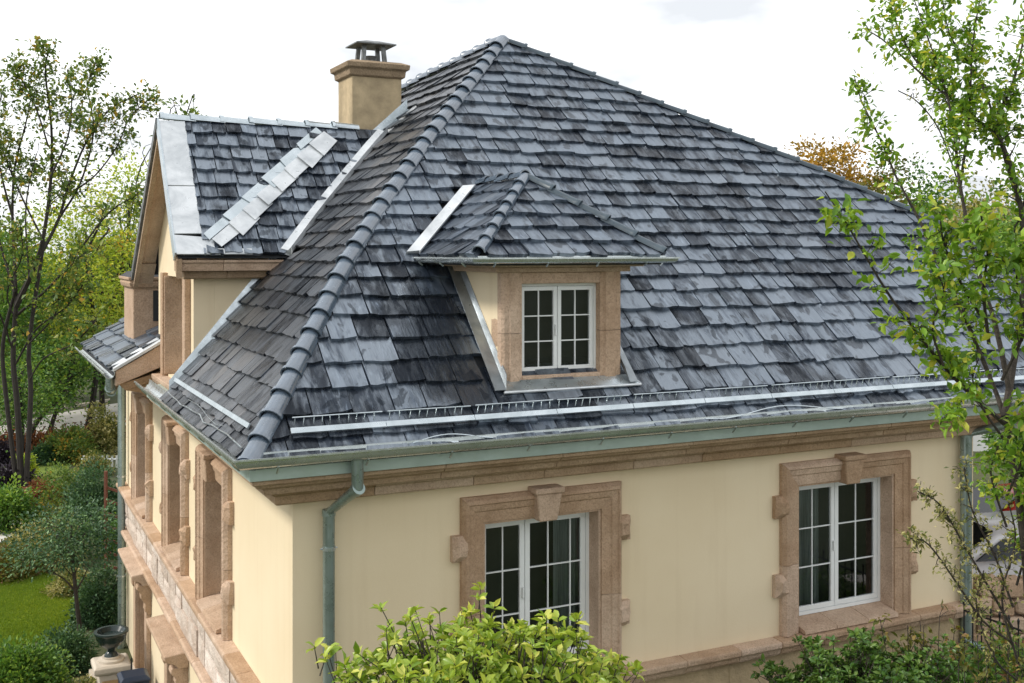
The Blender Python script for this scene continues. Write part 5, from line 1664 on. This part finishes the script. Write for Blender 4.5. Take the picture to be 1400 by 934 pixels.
# ------------------------------------------------------------------ big trees, left
def old_tree():
    rng = np.random.default_rng(71)
    Dp = 40.0
    foot = at(30, 600, Dp); foot[2] = GZ0
    root = empty('tall_open_tree', tuple(foot), 'tall open tree with dark spreading limbs and sparse leaves at the left', 'tree')
    mb = MB(); an = []
    pp = lambda lst, d0, d1: bez([at(x, y, d0 + (d1-d0)*i/(len(lst)-1)) for i, (x, y) in enumerate(lst)], 18)
    for pts, r0 in (([(30, 600), (24, 560), (18, 490), (22, 415)], .12), ([(34, 600), (42, 540), (40, 470), (60, 330)], .10), ([(26, 600), (8, 540), (4, 470), (20, 400)], .09)):
        st_ = bez([foot + cr*(pts[0][0]-30)*.03 - np.array([0, 0, .2])] + [at(x, y, Dp) for x, y in pts[1:]], 14)
        mb.tube(st_, [r0*(1 - .35*k/(len(st_)-1)) for k in range(len(st_))], 8)
    limbs = [
        ([(22, 420), (20, 360), (17, 300), (20, 230), (35, 170), (45, 120)], 40, 41, .17, 26),
        ([(22, 420), (45, 370), (60, 320), (70, 240), (70, 170), (62, 100), (66, 70)], 40, 39, .20, 34),
        ([(24, 410), (55, 350), (80, 300), (95, 250), (120, 190), (150, 150), (190, 128)], 40, 42, .18, 34),
        ([(80, 300), (110, 250), (128, 180), (120, 120), (130, 90)], 41, 42, .10, 26),
        ([(95, 265), (130, 240), (160, 200), (178, 160), (205, 135)], 41, 42, .08, 24),
        ([(24, 430), (70, 390), (110, 340), (150, 290), (190, 265)], 40, 38, .11, 22),
        ([(20, 400), (5, 350), (-10, 300), (-20, 240)], 40, 41, .14, 18),
        ([(18, 300), (2, 240), (-8, 180), (5, 120)], 40, 40, .10, 22),
        ([(66, 200), (50, 150), (30, 110), (22, 95)], 39, 39, .07, 20),
        ([(70, 240), (92, 190), (98, 140), (92, 95)], 39, 39, .08, 22),
        ([(40, 380), (35, 300), (40, 250), (50, 210)], 40, 40, .08, 14),
        ([(60, 330), (30, 270), (5, 210), (-10, 160)], 40, 41, .08, 18),
        ([(20, 500), (50, 450), (90, 420), (120, 380)], 40, 38, .08, 22),
        ([(18, 480), (0, 430), (-15, 400), (-30, 350)], 40, 38, .07, 20),
        ([(22, 440), (10, 400), (30, 350), (28, 310)], 39, 38, .06, 22),
        ([(40, 470), (75, 430), (85, 380), (110, 350)], 39, 38, .06, 22),
        ([(40, 520), (60, 490), (100, 470), (130, 440)], 39, 37, .06, 20),
    ]
    for pts, d0, d1, r0, nt in limbs:
        twiggy(mb, pp(pts, d0, d1), r0*.50, .020, rng, int(nt*.9), 1.0, an, start=.4, thin=.012, sub=2, up=.35)
    mb.build('trunk', M['bark_far'], root, fix=False)
    P, D, L, Wd = leaves_from(an, rng, 2.5, .15, .19, .6)
    leaf_mesh('crown', P, D, L, Wd, M['lf_tree'], root, 72)
old_tree()
# the sprig behind the gable ridge
tree_px(252, 138, 44, GZ0, M['lf_tree'], 'treetop peeping over the ridge of the small gable', 73, 42, n_clump=22, per=22, leaf=.20, clump_r=.5, rz=1.3, trunk_r=.12, group='trees in the left garden')
L_TREES = [
    (118, 236, 52, 150, 'lf_lime', 'yellow-green tree right of the tall open tree', .17),
    (175, 205, 58, 110, 'lf_lime', 'lime green tree beside the gable at the left', .17),
    (30, 330, 56, 190, 'lf_mid', 'mid green tree behind the tall open tree', .2),
    (190, 285, 56, 100, 'lf_tree', 'green tree behind the small stone dormer', .16),
    (75, 350, 62, 150, 'lf_lime', 'bright lime foliage tree low behind the dark limbs', .16),
    (140, 330, 60, 120, 'lf_mid', 'green bushy tree left of the stone dormer', .14),
    (-25, 300, 50, 140, 'lf_mid', 'green tree at the left edge of the garden', .18),
    (100, 420, 66, 150, 'lf_dark', 'dark green low tree below the lime foliage', .13),
    (26, 474, 46, 84, 'lf_mid', 'rounded green tree above the road at the left edge', .11),
    (170, 420, 60, 140, 'lf_mid', 'green tree behind the left wing gutter', .2),
]
for i, (px, yt, dp, cw, mk, lab, lf) in enumerate(L_TREES):
    tree_px(px, yt, dp, GZ0, M[mk], lab, 80 + i*3, cw, **(dict(rz=1.75) if dp == 46 else {}), n_clump=120 if cw > 110 else 85, per=44 if mk == 'lf_lime' else 56, leaf=lf*1.15, clump_r=.95 if dp > 45 else .7, trunk_r=.16, group='trees in the left garden', limbs=9)
# slim leaning trunks over the road
for i, (a, b_, c, lab) in enumerate((((5, 612), (25, 570), (48, 530), 'slim tree leaning right at the roadside by the left edge'), ((28, 616), (52, 575), (88, 535), 'slim tree leaning far right over the pale road'), ((64, 606), (74, 570), (92, 530), 'upright slim tree in the rust-coloured border'))):
    d = -GZ0*FPX/(a[1]-HY)
    f0 = at(*a, d); f0[2] = GZ0
    root = empty('slim_tree', tuple(f0), lab, 'tree', 'slim trees by the road')
    rng = np.random.default_rng(120+i); mb = MB(); an = []
    twiggy(mb, bez([f0 - np.array([0, 0, .1]), at(*b_, d), at(*c, d), at(c[0]+10, c[1]-45, d)], 14), .15, .04, rng, 26, 1.6, an, start=.45, thin=.015)
    mb.build('trunk', M['bark'], root, fix=False)
    P, D, L, Wd = leaves_from(an, rng, 5, .22, .18, .6)
    leaf_mesh('crown', P, D, L, Wd, M['lf_mid'], root, 130+i)
# far wood closing the view
rng = np.random.default_rng(140)
fp = []
for k in range(60):
    px = rng.uniform(-400, 330) if k < 34 else rng.uniform(1000, 1800)
    dp = rng.uniform(75, 125)
    c = at(px, 500, dp); c[2] = GZ0
    fp.append((c, rng.uniform(3.0, 4.5), rng.uniform(6.0, 10.5) if k < 34 else rng.uniform(7, 13)))
P, D, S = [], [], []
for c, r_, h in fp:
    n = 900
    q = rng.normal(size=(n, 3)); q /= np.linalg.norm(q, axis=1, keepdims=True); q *= rng.random((n, 1))**.3
    P.append(c + np.array([0, 0, h*.5]) + q*np.array([r_, r_, h*.5])*(1+.12*rng.normal(size=(n, 1)))); D.append(q + rng.normal(size=(n, 3))*.6)
    S.append(np.full(n, .45+.25*rng.normal()))
P = np.concatenate(P); D = np.concatenate(D); S = np.concatenate(S); L = .55*(.6+.8*rng.random(len(P)))
tag(leaf_mesh('far_wood', P, D, L, L*.7, M['lf_mid'], None, 141, shade=S), 'hazy mass of far green trees behind the garden', 'wood', kind='stuff')

# ------------------------------------------------------------------ shrubs of the left garden: (px, ground y, radius px, height px, material, label, leaf)
SH = [
    (32, 656, 17, 32, 'lf_lime', 'small round yellow-green topiary bush on the far lawn', .10, 60, 60),
    (14, 672, 30, 28, 'lf_purple', 'dark purple shrub on the edge of the far lawn', .12, 60, 50),
    (0, 634, 20, 26, 'lf_purple', 'dark purple shrub below the roadside trees', .13, 40, 50),
    (62, 634, 18, 24, 'lf_dark', 'blue-green shrub beside the round topiary', .12, 50, 50),
    (96, 632, 28, 44, 'lf_tree', 'small olive tree-like shrub on the far side of the lawn', .13, 70, 45),
    (140, 622, 26, 60, 'lf_yellow', 'tall straw-coloured grassy shrub by the drainpipe', .14, 80, 40),
    (130, 650, 22, 26, 'lf_yellow', 'variegated low shrub beside the drainpipe', .10, 50, 45),
    (14, 724, 32, 52, 'lf_mid', 'bright green leafy shrub above the garden path', .11, 90, 55),
    (58, 692, 24, 34, 'lf_red', 'rust-brown shrub between the lawns', .10, 60, 50),
    (90, 710, 36, 62, 'lf_tree', 'loose olive shrub in the middle of the left garden', .10, 90, 45),
    (128, 728, 36, 80, 'lf_dark', 'dark blue-green conifer shrub near the trellis', .09, 150, 50),
    (60, 772, 52, 50, 'lf_yellow', 'yellowish variegated shrub beyond the near lawn', .09, 120, 50),
    (15, 790, 36, 36, 'lf_olive', 'brownish shrub at the left edge beyond the near lawn', .09, 80, 45),
    (98, 812, 26, 30, 'lf_yellow', 'pale leaved ground shrub beside the near lawn', .08, 60, 45),
    (138, 850, 32, 70, 'lf_dark', 'dark shrub between the lawn and the drainpipe', .08, 120, 50),
    (92, 915, 34, 44, 'lf_dark', 'dark shrub left of the stone gate pillar', .07, 100, 55),
    (22, 965, 60, 66, 'lf_mid', 'big bright green bush in the bottom left corner', .085, 200, 70),
    (118, 968, 28, 34, 'lf_yellow', 'yellow-green low shrub below the gate pillar', .07, 60, 50),
    (158, 760, 20, 46, 'lf_mid', 'green shrub at the foot of the trellis', .08, 60, 50),
]
for i, (px, gy, rp, hp, mk, lab, lf, n, per) in enumerate(SH):
    d = -GZ0*FPX/(gy-HY)
    b = at(px, gy, d); b[2] = GZ0
    k = d/FPX
    shrub('garden_shrub', b, (rp*k, rp*k*.9, hp*k*1.05), M[mk], lab, 200+i*3, n, per, lf, .30*rp*k, group='shrubs of the left garden')
# feathery small tree with bare stem by the lawn
tb = on_ground(112, 876)
crown_tree('feathery_tree', tb, 2.9, 2.25, (1.2, 1.1, .72), M['lf_dark'], 'small dark feathery tree with a bare stem beside the near lawn', 300, n_clump=38, per=120, leaf=.075, clump_r=.42, hollow=.1, bark='bark', trunk_r=.06, lean=(-.2, .2))
# rust coloured border hedge along the road
hr = empty('border_hedge', tuple(on_ground(80, 612)), 'long low rust-red border hedge along the pale road', 'hedge')
rng = np.random.default_rng(310)
P = []
hp0, hp1 = on_ground(-60, 622), on_ground(172, 604)
t = rng.random(9000)[:, None]
P = hp0 + (hp1-hp0)*t + rng.normal(size=(9000, 3))*np.array([.45, .45, 0]); P[:, 2] = GZ0 + np.abs(rng.normal(size=9000))*.32
leaf_mesh('foliage', P, rng.normal(size=(9000, 3)) + np.array([0, 0, .5]), .17*(.6+.8*rng.random(9000)), .10*np.ones(9000), M['lf_red'], hr, 311)
b = MB()
for k in range(26):
    q = hp0 + (hp1-hp0)*(k+.5)/26
    b.tube([q, q + np.array([.1, 0, .45])], [.02, .008], 4)
b.build('stem', M['bark_far'], hr, fix=False)
# grass blades on the near lawn
rng = np.random.default_rng(320)
def in_poly(pts, poly):
    ins = np.zeros(len(pts), bool)
    n = len(poly)
    for i in range(n):
        a, c = poly[i], poly[(i+1) % n]
        cond = ((a[1] > pts[:, 1]) != (c[1] > pts[:, 1])) & (pts[:, 0] < (c[0]-a[0])*(pts[:, 1]-a[1])/(c[1]-a[1]+1e-12)+a[0])
        ins ^= cond
    return ins
gp = np.array(lawn_pts)[:, :2]
q = rng.uniform(gp.min(0), gp.max(0), (90000, 2)); q = q[in_poly(q, gp)]
P = np.column_stack([q, np.full(len(q), GZ0 + .012)])
Ls = .055*(.6+.9*rng.random(len(P)))
big_n = np.sin(q[:, 0]*1.3)*np.cos(q[:, 1]*.9)*.18 + .5
tag(leaf_mesh('lawn_grass', P, np.array([0, 0, 1.0]) + rng.normal(size=(len(P), 3))*.45, Ls, np.full(len(P), .016), M['grass'], None, 321, shade=big_n), 'mown bright green grass of the near lawn', 'grass', kind='stuff')

# ------------------------------------------------------------------ garden furniture at the left
pb = on_ground(152, 968)
gpil = empty('gate_pillar', tuple(pb), 'cream stone gate pillar by the left door, carrying a dark urn', 'pillar')
b = MB(); b.box((pb[0]-.24, pb[1]-.24, GZ0), (pb[0]+.24, pb[1]+.24, GZ0+.72)); b.build('shaft', M['cream_stone'], gpil, bevel=.012)
b = MB(); b.box((pb[0]-.19, pb[1]-.262, GZ0+.48), (pb[0]+.19, pb[1]-.242, GZ0+.62)); b.build('panel', m_simple('ochre_stone', (.45, .29, .13), .8), gpil)
b = MB(); b.loft([[(pb[0]+sx*e, pb[1]+sy*e, GZ0+z) for sx, sy in ((-1, -1), (1, -1), (1, 1), (-1, 1))] for e, z in ((.24, .721), (.31, .76), (.34, .80), (.34, .88), (.30, .92))]); b.build('capstone', M['cream_stone'], gpil, bevel=.008)
b = MB(); b.lathe((pb[0], pb[1], GZ0+.921), [(.24, 0), (.24, .04), (.17, .06), (.17, .09)], 20); b.build('plinth', M['cream_stone'], gpil, smooth=True)
ur = MB(); ur.lathe((pb[0], pb[1], GZ0+1.011), [(.13, 0), (.11, .05), (.07, .09), (.09, .14), (.20, .22), (.27, .33), (.29, .42), (.32, .45), (.32, .48), (.26, .48), (.20, .40), (.0, .38)], 24)
uo = ur.build('garden_urn', M['urn'], None, smooth=True)
tag(uo, 'dark glazed bowl urn standing on the cream gate pillar', 'urn')
f0 = np.array([pb[0]+.36, pb[1]-.1, GZ0]); f1 = np.array([-.45, pb[1]-.9, GZ0])
iron_fence(f0, f1, .95, 8, 'short black iron railing between the gate pillar and the house')
# steps at the left door
st = MB(); st.box((-.95, 10.4, GZ0-.1), (-.005, 12.5, GZ0+.16)); so = st.build('door_step', M['cream_stone'], HOUSE, bevel=.015)
# navy bin by the door
bn = empty('bin', (-.42, 9.7, GZ0), 'navy blue bin beside the left door', 'bin')
b = MB(); b.loft([[(-.42+sx*e, 9.7+sy*e, GZ0+z) for sx, sy in ((-1, -1), (1, -1), (1, 1), (-1, 1))] for e, z in ((.20, 0), (.25, .85))]); b.build('body', M['navy'], bn, bevel=.01)
b = MB(); b.loft([[(-.42+sx*e, 9.7+sy*e, GZ0+z) for sx, sy in ((-1, -1), (1, -1), (1, 1), (-1, 1))] for e, z in ((.27, .851), (.27, .89), (.2, .95))]); b.build('lid', M['navy'], bn, bevel=.01)
# red-brown trellis by the drainpipe
tb = on_ground(150, 800); 
tr_ = empty('trellis', tuple(tb), 'red-brown wooden trellis beside the left drainpipe', 'trellis')
tv = cr*.95 + cf*.2
for k in (0, 1):
    q = tb - tv*.1 + tv*k*.8
    b = MB(); b.tube([q, q + np.array([0, 0, 3.0 - .5*k])], .05, 6); b.build('post', M['wood'], tr_)
for k in range(7):
    z = .5 + k*.34
    b = MB(); b.hexa([tuple(tb - tv*.1 + np.array([0, 0, z + dz]) + cf*dy + tv*.8*e + np.array([0, 0, -.3*e])) for dz in (0, .07) for e, dy in ((0, -.015), (1, -.015), (1, .015), (0, .015))]); b.build('slat', M['wood'], tr_)
# low white balustrade far in the garden
wb = on_ground(140, 640)
wf = empty('white_fence', tuple(wb), 'low white picket fence far behind the drainpipe', 'fence')
for k in range(9):
    q = wb + cr*(-.75 + k*.19)
    b = MB(); b.box((q[0]-.04, q[1]-.02, GZ0), (q[0]+.04, q[1]+.02, GZ0+.5)); b.build('picket', M['pvc'], wf)
b = MB(); b.tube([wb + cr*-.85 + (0, 0, .36), wb + cr*.85 + (0, 0, .36)], .03, 4); b.build('rail', M['pvc'], wf)
